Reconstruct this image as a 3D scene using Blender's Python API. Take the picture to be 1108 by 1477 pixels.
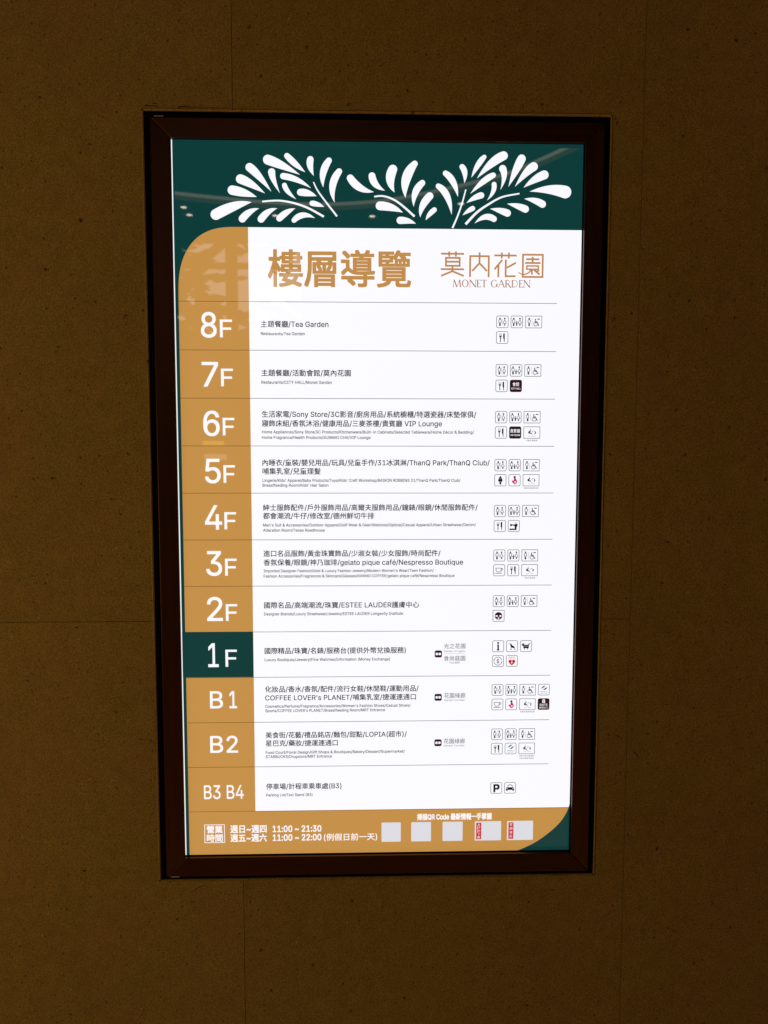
# Backlit floor directory in a dark timber frame, let into a brown fibre-cement wall.
import bpy, math, random
from mathutils import Matrix, Vector
from mathutils.geometry import delaunay_2d_cdt
random.seed(7)
sc = bpy.context.scene
for o in list(bpy.data.objects):
    bpy.data.objects.remove(o)
C = sc.collection
CZ = 1.5                                   # height of the sign's centre above the floor

# ------------------------------------------------------------------ camera
cam = bpy.data.cameras.new("camera")
cam.sensor_fit = 'VERTICAL'; cam.sensor_height = 36.0; cam.lens = 27.03
cam.dof.use_dof = True; cam.dof.focus_distance = 1.372; cam.dof.aperture_fstop = 6.5
cam.clip_start = 0.01; cam.clip_end = 100
co = bpy.data.objects.new("camera", cam); C.objects.link(co)
r0, r1, r2 = (0.999593, -0.001022, -0.028492), (-0.001268, 0.996775, -0.080232), (0.028482, 0.080236, 0.996369)
w = lambda v: Vector((v[0], v[2], -v[1]))
X, Y, Z = w(r0), -w(r1), -w(r2)
co.matrix_world = Matrix(((X.x, Y.x, Z.x, -0.02999), (X.y, Y.y, Z.y, -1.36665), (X.z, Y.z, Z.z, CZ + 0.10704), (0, 0, 0, 1)))
sc.camera = co

# ------------------------------------------------------------------ light
sc.view_settings.view_transform = 'Standard'; sc.view_settings.look = 'None'
sc.view_settings.exposure = 0; sc.view_settings.gamma = 1; sc.view_settings.use_curve_mapping = False
world = bpy.data.worlds.new("World"); sc.world = world; world.use_nodes = True
wn = world.node_tree; bgn = wn.nodes["Background"]
tc = wn.nodes.new("ShaderNodeTexCoord"); sp = wn.nodes.new("ShaderNodeSeparateXYZ")
rp = wn.nodes.new("ShaderNodeValToRGB"); mr = wn.nodes.new("ShaderNodeMapRange")
mr.inputs[1].default_value = -1; mr.inputs[2].default_value = 1
wn.links.new(tc.outputs["Generated"], sp.inputs[0]); wn.links.new(sp.outputs[2], mr.inputs[0])
wn.links.new(mr.outputs[0], rp.inputs[0]); wn.links.new(rp.outputs[0], bgn.inputs[0])
rp.color_ramp.elements[0].position = 0.22; rp.color_ramp.elements[0].color = (0.25, 0.135, 0.045, 1)   # lit floor of the hall
rp.color_ramp.elements[1].position = 0.46; rp.color_ramp.elements[1].color = (0.003, 0.002, 0.001, 1)   # dark ceiling
bgn.inputs[1].default_value = 1.0

def area(name, loc, target, size, power, color, sy=None):
    l = bpy.data.lights.new(name, 'AREA'); l.size = size; l.energy = power; l.color = color
    if sy: l.shape = 'RECTANGLE'; l.size_y = sy
    o = bpy.data.objects.new(name, l); C.objects.link(o); o.location = loc
    o.rotation_euler = (Vector(target) - Vector(loc)).to_track_quat('-Z', 'Y').to_euler()
    return o
area("hall_light", (-2.1, -1.5, 1.35), (-0.4, 0, 1.40), 0.8, 10.2, (1.0, 0.72, 0.28))

# ------------------------------------------------------------------ materials
def mat(name):
    m = bpy.data.materials.new(name); m.use_nodes = True
    return m, m.node_tree.nodes, m.node_tree.links, m.node_tree.nodes["Principled BSDF"]
def plain(name, col, rough=0.5, spec=0.5, metal=0):
    m, n, l, b = mat(name)
    b.inputs["Base Color"].default_value = (*col, 1); b.inputs["Roughness"].default_value = rough
    b.inputs["Specular IOR Level"].default_value = spec; b.inputs["Metallic"].default_value = metal
    return m
GLOW = 0.92
def ink(name, col, glow=GLOW, rough=0.015, tint=(1, 1, 1)):
    """printed film lit from behind: glows in the colour of its ink, smooth gloss in front"""
    m, n, l, b = mat(name)
    b.inputs["Base Color"].default_value = (*[c * 0.4 for c in col], 1)
    b.inputs["Roughness"].default_value = rough
    b.inputs["Emission Color"].default_value = (*[c * t for c, t in zip(col, tint)], 1)
    b.inputs["Emission Strength"].default_value = glow
    return m
M = {}
M['white'] = ink("white_film", (0.99, 0.985, 1.0), tint=(1, 1.02, 1.08))
M['green'] = ink("green_film", (0.0050, 0.050, 0.047), glow=0.85)
M['gold'] = ink("gold_film", (0.60, 0.310, 0.078), glow=0.86)
M['goldink'] = ink("gold_ink", (0.58, 0.30, 0.085), glow=0.86)
M['logoink'] = ink("logo_ink", (0.56, 0.27, 0.10), glow=0.86)
M['serifink'] = ink("serif_ink", (0.42, 0.22, 0.14), glow=0.86)
M['text'] = ink("black_ink", (0.008, 0.008, 0.010))
M['small'] = ink("soft_black_ink", (0.018, 0.017, 0.022))
M['grey'] = ink("grey_ink", (0.20, 0.20, 0.23))
M['line'] = ink("rule_ink", (0.27, 0.27, 0.32))
M['goldline'] = ink("brown_rule_ink", (0.16, 0.075, 0.022))
M['maroon'] = ink("maroon_ink", (0.030, 0.008, 0.010))
M['pink'] = ink("pink_ink", (0.62, 0.022, 0.14))
M['red'] = ink("red_ink", (0.60, 0.012, 0.020))
M['teal'] = ink("teal_ink", (0.03, 0.20, 0.26))
M['navy'] = ink("navy_ink", (0.02, 0.06, 0.14))
M['card'] = ink("card_film", (0.74, 0.75, 0.82))
M['diffuser'] = ink("diffuser", (1, 1, 1), glow=0.9, rough=0.5)
M['black'] = plain("black_metal", (0.0008, 0.0008, 0.0008), 0.7, 0.05)
M['gasket'] = plain("black_gasket", (0.001, 0.001, 0.001), 0.8, 0.05)
M['clip'] = plain("steel_clip", (0.55, 0.5, 0.5), 0.35, 0.5, 0.8)

def wood():
    m, n, l, b = mat("mahogany")
    t = n.new("ShaderNodeTexCoord"); mp = n.new("ShaderNodeMapping")
    mp.inputs["Scale"].default_value = (6, 90, 90)
    ns = n.new("ShaderNodeTexNoise"); ns.inputs["Scale"].default_value = 1.6; ns.inputs["Detail"].default_value = 8
    cr = n.new("ShaderNodeValToRGB")
    cr.color_ramp.elements[0].position = 0.32; cr.color_ramp.elements[0].color = (0.005, 0.0012, 0.0004, 1)
    cr.color_ramp.elements[1].position = 0.70; cr.color_ramp.elements[1].color = (0.026, 0.0058, 0.0016, 1)
    l.new(t.outputs["Object"], mp.inputs[0]); l.new(mp.outputs[0], ns.inputs["Vector"])
    l.new(ns.outputs[0], cr.inputs[0]); l.new(cr.outputs[0], b.inputs["Base Color"])
    bp = n.new("ShaderNodeBump"); bp.inputs["Strength"].default_value = 0.08; bp.inputs["Distance"].default_value = 0.001
    l.new(ns.outputs[0], bp.inputs["Height"]); l.new(bp.outputs[0], b.inputs["Normal"])
    b.inputs["Roughness"].default_value = 0.36; b.inputs["Specular IOR Level"].default_value = 0.8; b.inputs["Specular Tint"].default_value = (1, 0.40, 0.2, 1)
    return m
M['wood'] = wood()

def board(name, k=1.0, hue=(1, 1, 1)):
    """fibre-cement board: fine grain, cloudy mottling, small dark pits, pale flecks, a few scuffs"""
    m, n, l, b = mat(name)
    t = n.new("ShaderNodeTexCoord"); P = t.outputs["Object"]
    def noise(scale, detail, rough=0.6, vec=P):
        x = n.new("ShaderNodeTexNoise"); x.inputs["Scale"].default_value = scale
        x.inputs["Detail"].default_value = detail; x.inputs["Roughness"].default_value = rough
        l.new(vec, x.inputs["Vector"]); return x.outputs[0]
    def ramp(v, p0, p1, c0=0.0, c1=1.0):
        x = n.new("ShaderNodeMapRange"); x.inputs[1].default_value = p0; x.inputs[2].default_value = p1
        x.inputs[3].default_value = c0; x.inputs[4].default_value = c1; l.new(v, x.inputs[0]); return x.outputs[0]
    def math2(op, a, c):
        x = n.new("ShaderNodeMath"); x.operation = op; l.new(a, x.inputs[0])
        if isinstance(c, (int, float)): x.inputs[1].default_value = c
        else: l.new(c, x.inputs[1])
        return x.outputs[0]
    cloud = ramp(noise(3.2, 5), 0.3, 0.7, 0.92, 1.07)
    mid = ramp(noise(38, 4, 0.7), 0.3, 0.7, 0.90, 1.09)
    fine = ramp(noise(380, 3, 0.8), 0.3, 0.7, 0.50, 1.48)
    v = math2('MULTIPLY', math2('MULTIPLY', cloud, mid), fine)
    def pits(scale, thr, jitter, keep):
        mp = n.new("ShaderNodeMapping"); mp.inputs["Location"].default_value = (jitter, jitter * 2, jitter * 3)
        dist = n.new("ShaderNodeTexNoise"); dist.inputs["Scale"].default_value = scale * 2.0
        l.new(P, mp.inputs[0])
        add = n.new("ShaderNodeVectorMath"); add.operation = 'MULTIPLY_ADD'
        l.new(P, dist.inputs["Vector"]); l.new(dist.outputs[1], add.inputs[0])
        add.inputs[1].default_value = (0.7 / scale,) * 3; l.new(mp.outputs[0], add.inputs[2])
        vo = n.new("ShaderNodeTexVoronoi"); vo.inputs["Scale"].default_value = scale
        l.new(add.outputs[0], vo.inputs["Vector"])
        sx = n.new("ShaderNodeSeparateXYZ"); l.new(vo.outputs["Color"], sx.inputs[0])
        rad = ramp(sx.outputs[0], keep, 1.0, 0.0, thr)         # only the cells above 'keep' carry a pit
        return ramp(math2('SUBTRACT', rad, vo.outputs["Distance"]), 0.0, thr * 0.5)
    p1 = pits(28, 0.14, 0.0, 0.60); p2 = pits(60, 0.20, 3.1, 0.50); p3 = pits(130, 0.30, 7.7, 0.42)
    pit = math2('MAXIMUM', math2('MAXIMUM', p1, p2), math2('MULTIPLY', p3, 0.7))
    fleck = pits(85, 0.22, 12.3, 0.78)
    v = math2('MULTIPLY', v, ramp(pit, 0, 1, 1.0, 0.22))
    v = math2('ADD', v, math2('MULTIPLY', fleck, 0.6))
    hueN = ramp(noise(7, 3), 0.35, 0.65)
    mx = n.new("ShaderNodeMix"); mx.data_type = 'RGBA'
    mx.inputs[6].default_value = (0.300 * k * hue[0], 0.200 * k * hue[1], 0.052 * k * hue[2], 1)
    mx.inputs[7].default_value = (0.300 * k * hue[0], 0.182 * k * hue[1], 0.058 * k * hue[2], 1)
    l.new(hueN, mx.inputs[0])
    sc_ = n.new("ShaderNodeVectorMath"); sc_.operation = 'SCALE'
    l.new(mx.outputs[2], sc_.inputs[0]); l.new(v, sc_.inputs["Scale"])
    l.new(sc_.outputs[0], b.inputs["Base Color"])
    h = math2('SUBTRACT', math2('MULTIPLY', fine, 0.25), pit)
    bp = n.new("ShaderNodeBump"); bp.inputs["Strength"].default_value = 0.35; bp.inputs["Distance"].default_value = 0.0015
    l.new(h, bp.inputs["Height"]); l.new(bp.outputs[0], b.inputs["Normal"])
    b.inputs["Roughness"].default_value = 0.85; b.inputs["Specular IOR Level"].default_value = 0.2
    return m
M['board'] = board("fibre_cement")
M['filler'] = board("joint_filler", 0.9)
M['bead'] = board("sealant", 1.2, (1.05, 1.0, 1.1))  # paler than the boards: light on the opening's lip put into the colour

# ------------------------------------------------------------------ helpers
def world_pt(u, v, y):                     # sign plane in millimetres (u right, v down) to world metres
    return (u / 1000.0, y / 1000.0, CZ - v / 1000.0)
GLYPHS = {}
def mesh_of(data, name):
    o = bpy.data.objects.new(name, data); C.objects.link(o)
    dg = bpy.context.evaluated_depsgraph_get(); dg.update()
    me = bpy.data.meshes.new_from_object(o.evaluated_get(dg))
    vs = [(q.co.x, q.co.y) for q in me.vertices]
    fs = []
    for p in me.polygons:
        f = list(p.vertices); a = sum(vs[f[i]][0] * vs[f[(i + 1) % len(f)]][1] - vs[f[(i + 1) % len(f)]][0] * vs[f[i]][1] for i in range(len(f)))
        if abs(a) > 1e-12: fs.append(f if a > 0 else f[::-1])
    bpy.data.objects.remove(o); bpy.data.meshes.remove(me); bpy.data.curves.remove(data)
    return vs, fs
def glyph(ch):
    """vertices, faces and advance of one character (em = 1)"""
    if ch in GLYPHS: return GLYPHS[ch]
    if ch in LATIN:                          # sans-serif letterforms drawn below
        adv, txt = LATIN[ch]; vs, fs = [], []
        conts = [[tuple(int(q) / 350 for q in p.split(',')) for p in c.split(' ')] for c in txt.split('|')] if txt else []
        if conts:                            # triangulate and keep what the strokes cover (non-zero winding)
            pv, pe = [], []
            for c in conts:
                b = len(pv); pv += [Vector(p) for p in c]; pe += [(b + i, b + (i + 1) % len(c)) for i in range(len(c))]
            ov, oe, of = delaunay_2d_cdt(pv, pe, [], 0, 1e-5)[:3]
            vs = [(p.x, p.y, 0) for p in ov]
            for f in of:
                cx_, cy_ = sum(ov[i].x for i in f) / len(f), sum(ov[i].y for i in f) / len(f); wn_ = 0
                for c in conts:
                    for i in range(len(c)):
                        (x0, y0), (x1, y1) = c[i - 1], c[i]
                        if (y0 > cy_) != (y1 > cy_) and cx_ < (x1 - x0) * (cy_ - y0) / (y1 - y0) + x0: wn_ += 1 if y1 > y0 else -1
                if wn_:
                    a = sum(ov[f[i]].x * ov[f[(i + 1) % len(f)]].y - ov[f[(i + 1) % len(f)]].x * ov[f[i]].y for i in range(len(f)))
                    if abs(a) > 1e-9: fs.append(list(f) if a > 0 else list(f)[::-1])
        GLYPHS[ch] = (vs, fs, adv / 350)
    else:
        c = bpy.data.curves.new("letter", 'FONT'); c.body = ch; c.size = 1.0; c.resolution_u = 3
        vs, fs = mesh_of(c, "letter"); GLYPHS[ch] = ([(p[0], p[1], 0) for p in vs], fs, 1.0)
    return GLYPHS[ch]
LATIN = {
'$': (223, "101,-37 101,292 122,292 122,-37|112,-4 86,-2 64,5 46,15 32,30 23,48 19,68 52,68 55,55 62,44 71,35 83,29 112,25 128,26 143,30 155,37 165,46 171,57 173,70 171,81 166,89 148,102 122,111 92,120 64,130 43,145 30,163 26,186 29,206 37,224 51,238 69,249 90,256 114,258 137,256 158,249 175,238 189,224 197,208 200,189 169,189 163,206 151,219 134,227 112,229 97,228 84,224 73,218 64,209 59,199 58,188 60,176 65,167 85,154 106,147 132,140 156,132 179,119 197,99 202,85 204,69 201,50 193,32 180,17 162,5 139,-2"),
'%': (338, "88,141 73,143 60,149 50,157 43,168 39,180 37,194 37,206 39,220 43,232 51,243 60,251 73,257 88,258 103,257 115,251 125,243 132,232 136,220 138,206 138,194 136,180 132,168 125,157 115,149 103,143|88,164 99,166 106,173 110,183 112,194 112,206 106,227 99,234 88,236 77,234 69,227 65,217 64,206 64,194 65,183 69,173 76,166|251,-5 236,-3 223,2 213,11 206,21 202,34 200,48 200,60 202,74 206,86 213,97 223,105 236,111 251,112 266,111 278,105 288,97 295,86 299,74 300,60 300,48 299,34 295,21 288,11 278,2 265,-3|251,17 262,20 269,26 273,36 274,48 274,60 269,81 262,88 251,90 240,88 232,81 228,71 226,60 226,48 228,36 232,26 239,20|66,0 241,254 270,254 95,0"),
'&': (224, "98,-3 75,-1 55,6 39,17 27,31 20,48 17,67 19,82 24,95 42,117 70,139 108,168 118,176 127,187 131,202 129,214 123,223 113,228 101,230 84,227 73,216 68,199 73,182 84,164 102,142 219,0 182,0 86,116 61,146 44,172 39,185 38,199 40,215 45,229 55,241 67,249 82,255 100,257 118,255 133,249 145,241 154,230 160,217 162,202 158,181 146,162 128,146 77,109 55,87 50,77 48,66 50,54 55,44 62,35 72,29 83,25 96,23 111,25 126,30 151,48 160,61 168,76 173,93 174,112 204,112 202,90 198,72 185,46 173,31 166,23 153,12 136,3 117,-2"),
"'": (103, "39,159 35,254 68,254 64,159"),
'(': (137, "45,103 50,162 66,221 88,270 118,270 95,214 81,157 76,103 80,57 94,8 118,-48 88,-48 69,-11 56,27 47,66"),
')': (137, "19,-48 43,9 57,58 61,103 56,157 41,214 19,270 48,270 71,221 86,162 92,103 89,65 81,27 67,-11 48,-48"),
',': (94, "19,-60 34,36 68,36 42,-60"),
'-': (227, "168,122 168,94 57,94 57,122"),
'.': (94, "48,-2 39,-1 31,4 26,12 25,20 26,29 31,37 39,42 48,43 56,42 64,37 69,29 71,20 69,12 64,4 56,-1"),
'/': (125, "117,266 36,-38 7,-38 89,266"),
'0': (227, "113,-3 87,0 65,12 47,31 34,57 27,89 24,127 27,165 35,197 48,223 65,242 87,254 113,258 139,254 161,242 179,223 192,197 200,165 203,127 200,89 192,57 179,31 162,12 140,0|113,25 131,28 145,37 157,52 165,72 170,97 172,127 170,157 165,182 157,203 145,218 131,227 113,230 96,227 82,218 70,203 62,182 56,157 55,127 56,97 62,72 70,52 82,37 96,28"),
'1': (227, "38,0 38,27 195,27 195,0|138,254 138,0 106,0 106,224 105,224 43,179 43,213 99,254"),
'2': (227, "32,0 32,24 117,114 141,141 155,163 160,186 159,198 154,209 146,218 137,224 112,230 98,228 86,224 77,216 69,207 65,195 64,181 33,181 35,202 43,221 55,237 72,248 91,255 112,258 134,255 153,248 169,237 181,223 188,205 191,186 185,159 168,129 133,90 76,30 76,28 195,28 195,0"),
'3': (227, "109,-3 87,-1 66,5 49,15 35,29 26,46 22,66 55,66 57,54 63,44 72,35 83,30 109,25 138,30 149,37 157,46 163,58 165,72 163,86 158,98 150,109 137,117 121,122 101,124 78,124 78,150 144,224 144,226 35,226 35,254 186,254 186,230 106,139 106,144 132,144 154,138 172,127 185,111 194,93 196,72 194,51 185,33 172,18 154,6 133,-1"),
'4': (227, "20,53 20,79 123,254 155,254 54,83 54,81 207,81 207,53|141,0 141,61 141,73 141,159 171,159 171,0"),
'5': (227, "111,-3 89,-1 70,6 54,16 41,30 33,47 30,65 61,65 64,54 69,44 87,30 111,25 125,27 138,32 149,41 157,52 162,66 164,81 162,97 157,111 148,122 137,131 124,137 109,138 84,134 64,123 34,126 48,254 183,254 183,226 75,226 67,151 68,151 89,162 115,167 131,165 147,160 161,153 172,143 182,130 189,116 194,99 195,82 193,58 184,38 171,21 154,8 134,-1"),
'6': (197, "177,192 146,189 143,198 141,205 137,211 134,216 127,222 120,226 111,229 103,229 95,229 89,227 82,225 76,221 69,215 63,208 58,199 53,190 49,178 47,165 45,149 44,131 50,139 57,146 64,152 72,156 80,160 89,163 97,164 106,165 121,163 135,159 148,152 159,142 169,129 176,115 180,100 181,82 180,71 178,59 175,49 171,38 165,28 159,20 151,13 142,7 133,2 123,-2 113,-4 102,-4 83,-3 66,3 51,12 38,24 27,41 19,62 15,88 13,119 15,153 20,182 29,207 41,226 53,239 68,248 85,253 104,255 119,254 132,251 143,246 154,238 162,229 169,218 174,206|49,82 50,74 51,67 53,59 56,51 60,45 64,38 69,33 75,29 81,26 88,23 94,22 101,21 111,22 119,25 128,30 135,37 141,46 146,56 148,68 149,81 148,93 146,104 141,114 135,122 128,129 119,133 110,136 100,137 90,136 80,133 72,129 64,122 57,114 53,105 50,94"),
'7': (227, "48,0 162,224 162,226 31,226 31,254 195,254 195,224 82,0"),
'8': (227, "113,-3 89,-1 68,6 50,17 37,31 29,48 26,68 28,83 33,98 40,110 51,121 63,128 76,132 76,133 59,141 46,154 38,171 35,190 38,209 45,225 57,239 73,249 92,256 113,258 134,256 153,249 169,239 181,225 188,209 191,190 188,171 180,154 167,141 150,133 150,132 164,128 176,121 186,110 194,98 199,83 200,68 198,48 189,31 176,17 158,6 137,-1|113,25 129,26 142,30 153,37 161,46 167,57 168,69 167,83 161,94 153,104 141,111 128,116 113,118 98,116 85,111 73,104 65,94 59,83 58,69 59,57 64,46 73,37 84,30 97,26|113,145 137,150 146,157 154,165 158,176 160,188 158,200 154,210 147,218 138,225 113,230 89,225 79,218 72,210 68,200 66,188 68,176 72,165 79,157 89,150"),
':': (94, "48,-2 39,-1 31,4 26,12 25,20 26,29 31,37 39,42 48,43 56,42 64,37 69,29 71,20 69,12 64,4 56,-1|48,135 39,137 31,142 26,149 25,158 26,167 31,174 39,179 48,181 56,179 64,174 69,167 71,158 69,149 64,142 56,137"),
'A': (240, "8,0 101,254 138,254 231,0 198,0 144,151 132,186 116,239 123,239 106,185 95,151 43,0|55,71 55,99 185,99 185,71"),
'B': (228, "30,0 30,254 121,254 145,252 164,245 180,235 190,221 197,205 199,187 198,172 193,160 178,143 157,133 157,131 170,129 182,123 192,114 201,102 207,86 209,68 207,50 200,33 189,20 172,9 151,2 123,0|62,29 122,29 148,31 165,40 175,53 178,68 176,81 171,92 163,102 153,109 140,114 124,115 62,115|62,143 119,143 144,148 154,155 162,163 166,174 168,186 165,202 156,214 141,223 120,226 62,226"),
'C': (255, "134,-3 103,1 75,12 52,32 35,58 24,90 20,127 24,165 35,197 52,223 75,242 103,254 134,258 170,252 186,245 201,236 214,224 224,209 232,193 236,174 204,174 195,197 179,214 158,224 134,228 111,225 92,216 75,202 62,182 54,157 52,127 54,97 63,72 75,53 92,38 112,29 134,26 158,30 179,40 195,57 204,80 236,80 232,62 224,45 214,31 201,19 187,9 170,2 153,-2"),
'D': (251, "109,0 48,0 48,29 107,29 136,31 159,40 177,55 189,75 197,99 200,128 197,156 190,180 177,200 160,214 138,223 110,226 47,226 47,254 113,254 147,251 176,239 200,221 217,196 227,164 231,128 227,91 217,59 199,34 175,15 145,4|62,254 62,0 30,0 30,254"),
'E': (209, "30,0 30,254 186,254 186,226 62,226 62,143 178,143 178,114 62,114 62,29 188,29 188,0"),
'F': (205, "30,0 30,254 185,254 185,226 62,226 62,139 173,139 173,111 62,111 62,0"),
'G': (260, "134,-3 102,1 75,13 52,32 35,58 24,90 20,127 24,165 35,197 52,223 74,242 102,254 132,258 152,256 170,252 187,245 202,235 214,222 225,208 232,192 237,174 204,174 194,197 178,213 158,224 133,228 111,225 92,216 75,202 62,182 54,157 52,127 54,97 63,72 75,53 92,38 112,29 134,26 155,29 172,36 187,47 198,62 205,80 207,101 217,100 141,100 141,128 239,128 239,100 236,71 225,45 209,25 188,9 163,0"),
'H': (258, "30,0 30,254 62,254 62,144 196,144 196,254 228,254 228,0 196,0 196,116 62,116 62,0"),
'I': (150, "16,0 16,29 59,29 59,226 16,226 16,254 135,254 135,226 91,226 91,29 135,29 135,0"),
'J': (198, "93,-3 71,-1 53,5 38,16 26,31 19,50 17,73 17,86 49,86 49,73 52,52 61,37 75,28 93,25 110,28 124,37 133,52 136,73 136,254 168,254 168,73 166,50 159,31 147,16 132,5 113,-1"),
'K': (233, "52,73 52,108 70,131 87,152 106,172 182,254 224,254 116,138 114,138|30,0 30,254 62,254 62,167 62,112 62,97 62,0|186,0 94,130 114,155 224,0"),
'L': (197, "30,0 30,254 62,254 62,29 181,29 181,0"),
'M': (314, "30,0 30,254 76,254 139,94 144,79 150,61 156,42 161,24 154,24 159,41 165,61 171,79 176,94 238,254 284,254 284,0 252,0 252,145 252,163 253,184 253,207 253,229 256,229 249,205 241,181 234,161 228,145 171,0 143,0 85,145 80,160 72,181 65,204 56,229 59,229 60,208 60,186 61,164 61,145 61,0"),
'N': (262, "30,0 30,254 68,254 172,91 181,75 194,53 207,27 202,27 200,54 200,79 199,97 199,254 232,254 232,0 193,0 101,145 89,165 74,191 54,226 60,227 61,192 62,164 62,145 62,0"),
'O': (267, "133,-3 103,1 75,12 52,32 35,58 24,90 20,127 24,165 35,197 52,223 75,242 103,254 133,258 164,254 192,242 215,223 232,197 243,165 247,127 243,90 232,58 215,32 192,12 164,1|133,26 155,29 175,38 191,52 204,72 212,97 215,127 212,157 204,182 191,202 175,216 155,225 133,228 112,225 92,216 75,202 63,182 54,157 52,127 54,97 63,72 75,52 92,38 112,29"),
'P': (222, "30,0 30,254 118,254 144,252 166,244 183,231 195,215 202,195 204,174 202,152 195,133 183,116 166,104 144,96 118,93 55,93 55,121 116,121 134,123 149,128 159,136 167,147 171,160 172,174 171,188 167,201 159,211 148,219 134,224 116,226 62,226 62,0"),
'Q': (267, "123,80 156,80 185,42 192,32 234,-24 200,-24 173,13 166,23|133,-3 103,1 75,12 52,32 35,58 24,90 20,127 24,165 35,197 52,223 75,242 103,254 133,258 164,254 192,242 215,223 232,197 243,165 247,127 243,90 232,58 215,32 192,12 164,1|133,26 155,29 175,38 191,52 204,72 212,97 215,127 212,157 204,182 191,202 175,216 155,225 133,228 112,225 92,216 75,202 63,182 54,157 52,127 54,97 63,72 75,52 92,38 112,29"),
'R': (225, "30,0 30,254 118,254 145,252 167,244 183,232 195,217 202,198 205,176 202,154 195,136 183,120 166,109 145,101 118,99 48,99 48,128 117,128 135,129 149,133 160,141 167,150 171,162 173,176 171,190 167,202 159,212 149,220 134,224 116,226 62,226 62,0|177,0 115,115 151,115 214,0"),
'S': (223, "112,-4 86,-2 64,5 46,15 32,30 23,48 19,68 52,68 55,55 62,44 71,35 83,29 112,25 128,26 143,30 155,37 165,46 171,57 173,70 171,81 166,89 148,102 122,111 92,120 64,130 43,145 30,163 26,186 29,206 37,224 51,238 69,249 90,256 114,258 137,256 158,249 175,238 189,224 197,208 200,189 169,189 163,206 151,219 134,227 112,229 97,228 84,224 73,218 64,209 59,199 58,188 60,176 65,167 85,154 106,147 132,140 156,132 179,119 197,99 202,85 204,69 201,50 193,32 180,17 162,5 139,-2"),
'T': (224, "16,226 16,254 208,254 208,226 128,226 128,0 96,0 96,226"),
'U': (259, "129,-4 101,-1 77,8 57,22 42,40 33,62 30,87 30,254 62,254 62,89 64,72 70,57 80,44 94,34 110,28 129,26 149,28 165,34 179,44 188,57 194,72 196,89 196,254 229,254 229,87 226,62 216,40 201,22 182,8 157,-1"),
'V': (240, "102,0 8,254 42,254 96,103 108,69 124,15 117,15 133,69 145,103 197,254 231,254 139,0"),
'W': (343, "78,0 8,254 41,254 82,98 88,73 93,47 98,20 95,20 100,47 106,73 112,98 153,254 190,254 231,98 237,73 243,47 249,20 244,20 249,47 255,73 261,98 302,254 335,254 265,0 228,0 184,161 176,196 168,237 175,237 167,197 159,161 115,0"),
'X': (237, "9,0 109,142 109,118 15,254 52,254 89,200 102,181 112,164 122,146 116,146 126,164 136,181 149,200 187,254 223,254 129,119 129,143 228,0 191,0 146,65 134,83 125,98 115,116 122,116 113,98 103,83 91,65 46,0"),
'Y': (236, "102,0 102,104 8,254 46,254 96,172 111,146 125,115 112,115 126,146 140,172 191,254 228,254 134,104 134,0"),
'Z': (219, "21,0 21,23 137,193 153,215 170,238 174,227 143,226 111,226 20,226 20,254 198,254 198,231 84,64 67,40 49,17 45,27 76,28 107,29 200,29 200,0"),
'_': (159, "159,0 159,-28 0,-28 0,0"),
'a': (195, "80,-4 63,-3 47,2 34,11 24,22 17,37 15,54 17,69 22,80 29,90 39,97 63,105 89,110 117,113 133,117 136,121 138,127 138,128 133,148 120,161 98,165 75,161 59,150 50,137 20,146 29,161 39,173 52,182 66,188 97,192 119,190 143,180 153,172 161,160 167,145 168,126 168,0 138,0 138,26 136,26 126,12 108,1|85,23 101,24 114,29 124,37 132,47 136,57 138,69 138,95 130,91 116,88 100,86 88,84 67,79 52,70 47,62 46,52 51,36 65,26"),
'b': (212, "115,-4 99,-3 86,2 69,16 59,29 56,29 56,0 26,0 26,254 57,254 57,160 59,160 69,173 86,186 98,191 115,192 137,189 156,180 173,166 185,146 193,122 195,94 193,66 185,42 173,23 157,8 137,-1|110,23 126,26 140,33 150,44 158,58 163,75 164,95 163,114 158,131 150,145 140,156 126,163 110,165 94,163 81,156 70,145 62,131 58,114 56,95 58,75 63,58 70,43 81,32 94,26"),
'c': (198, "104,-4 79,-1 58,8 41,23 28,43 20,66 17,94 20,122 28,146 41,165 58,180 79,189 104,192 130,189 153,178 170,161 181,138 151,131 145,145 135,155 121,162 104,165 86,162 73,155 62,144 54,129 50,112 48,94 50,75 54,59 62,44 73,33 86,26 104,23 121,26 135,33 146,44 152,59 181,51 171,28 153,11 130,0"),
'd': (212, "98,-4 75,-1 56,8 40,23 27,42 20,66 17,94 20,122 27,146 40,166 56,180 75,189 98,192 114,191 126,186 144,173 153,160 155,160 155,254 186,254 186,0 156,0 156,29 153,29 143,16 126,2 114,-3|102,23 118,26 132,32 142,43 150,58 154,75 156,95 154,114 150,131 142,145 132,156 118,163 102,165 86,163 72,156 62,145 54,131 50,114 48,95 50,75 54,58 62,44 73,33 86,26"),
'e': (202, "106,-4 80,-1 58,8 41,23 28,42 20,66 17,93 20,121 28,145 40,165 58,180 78,189 103,192 133,187 147,180 160,170 170,157 179,141 184,121 186,97 186,85 37,85 37,110 169,110 155,101 153,119 149,134 141,147 131,157 118,163 103,165 87,163 73,157 62,147 54,135 50,121 48,105 48,89 50,69 55,53 64,40 76,31 90,25 106,23 127,26 143,36 153,53 182,45 177,32 168,20 156,10 141,2 125,-3"),
'f': (127, "114,190 114,164 3,164 3,190|40,0 40,216 42,231 48,243 57,252 68,259 94,265 111,263 121,260 114,234 107,236 97,237 85,235 77,230 72,221 71,209 71,0"),
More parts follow.
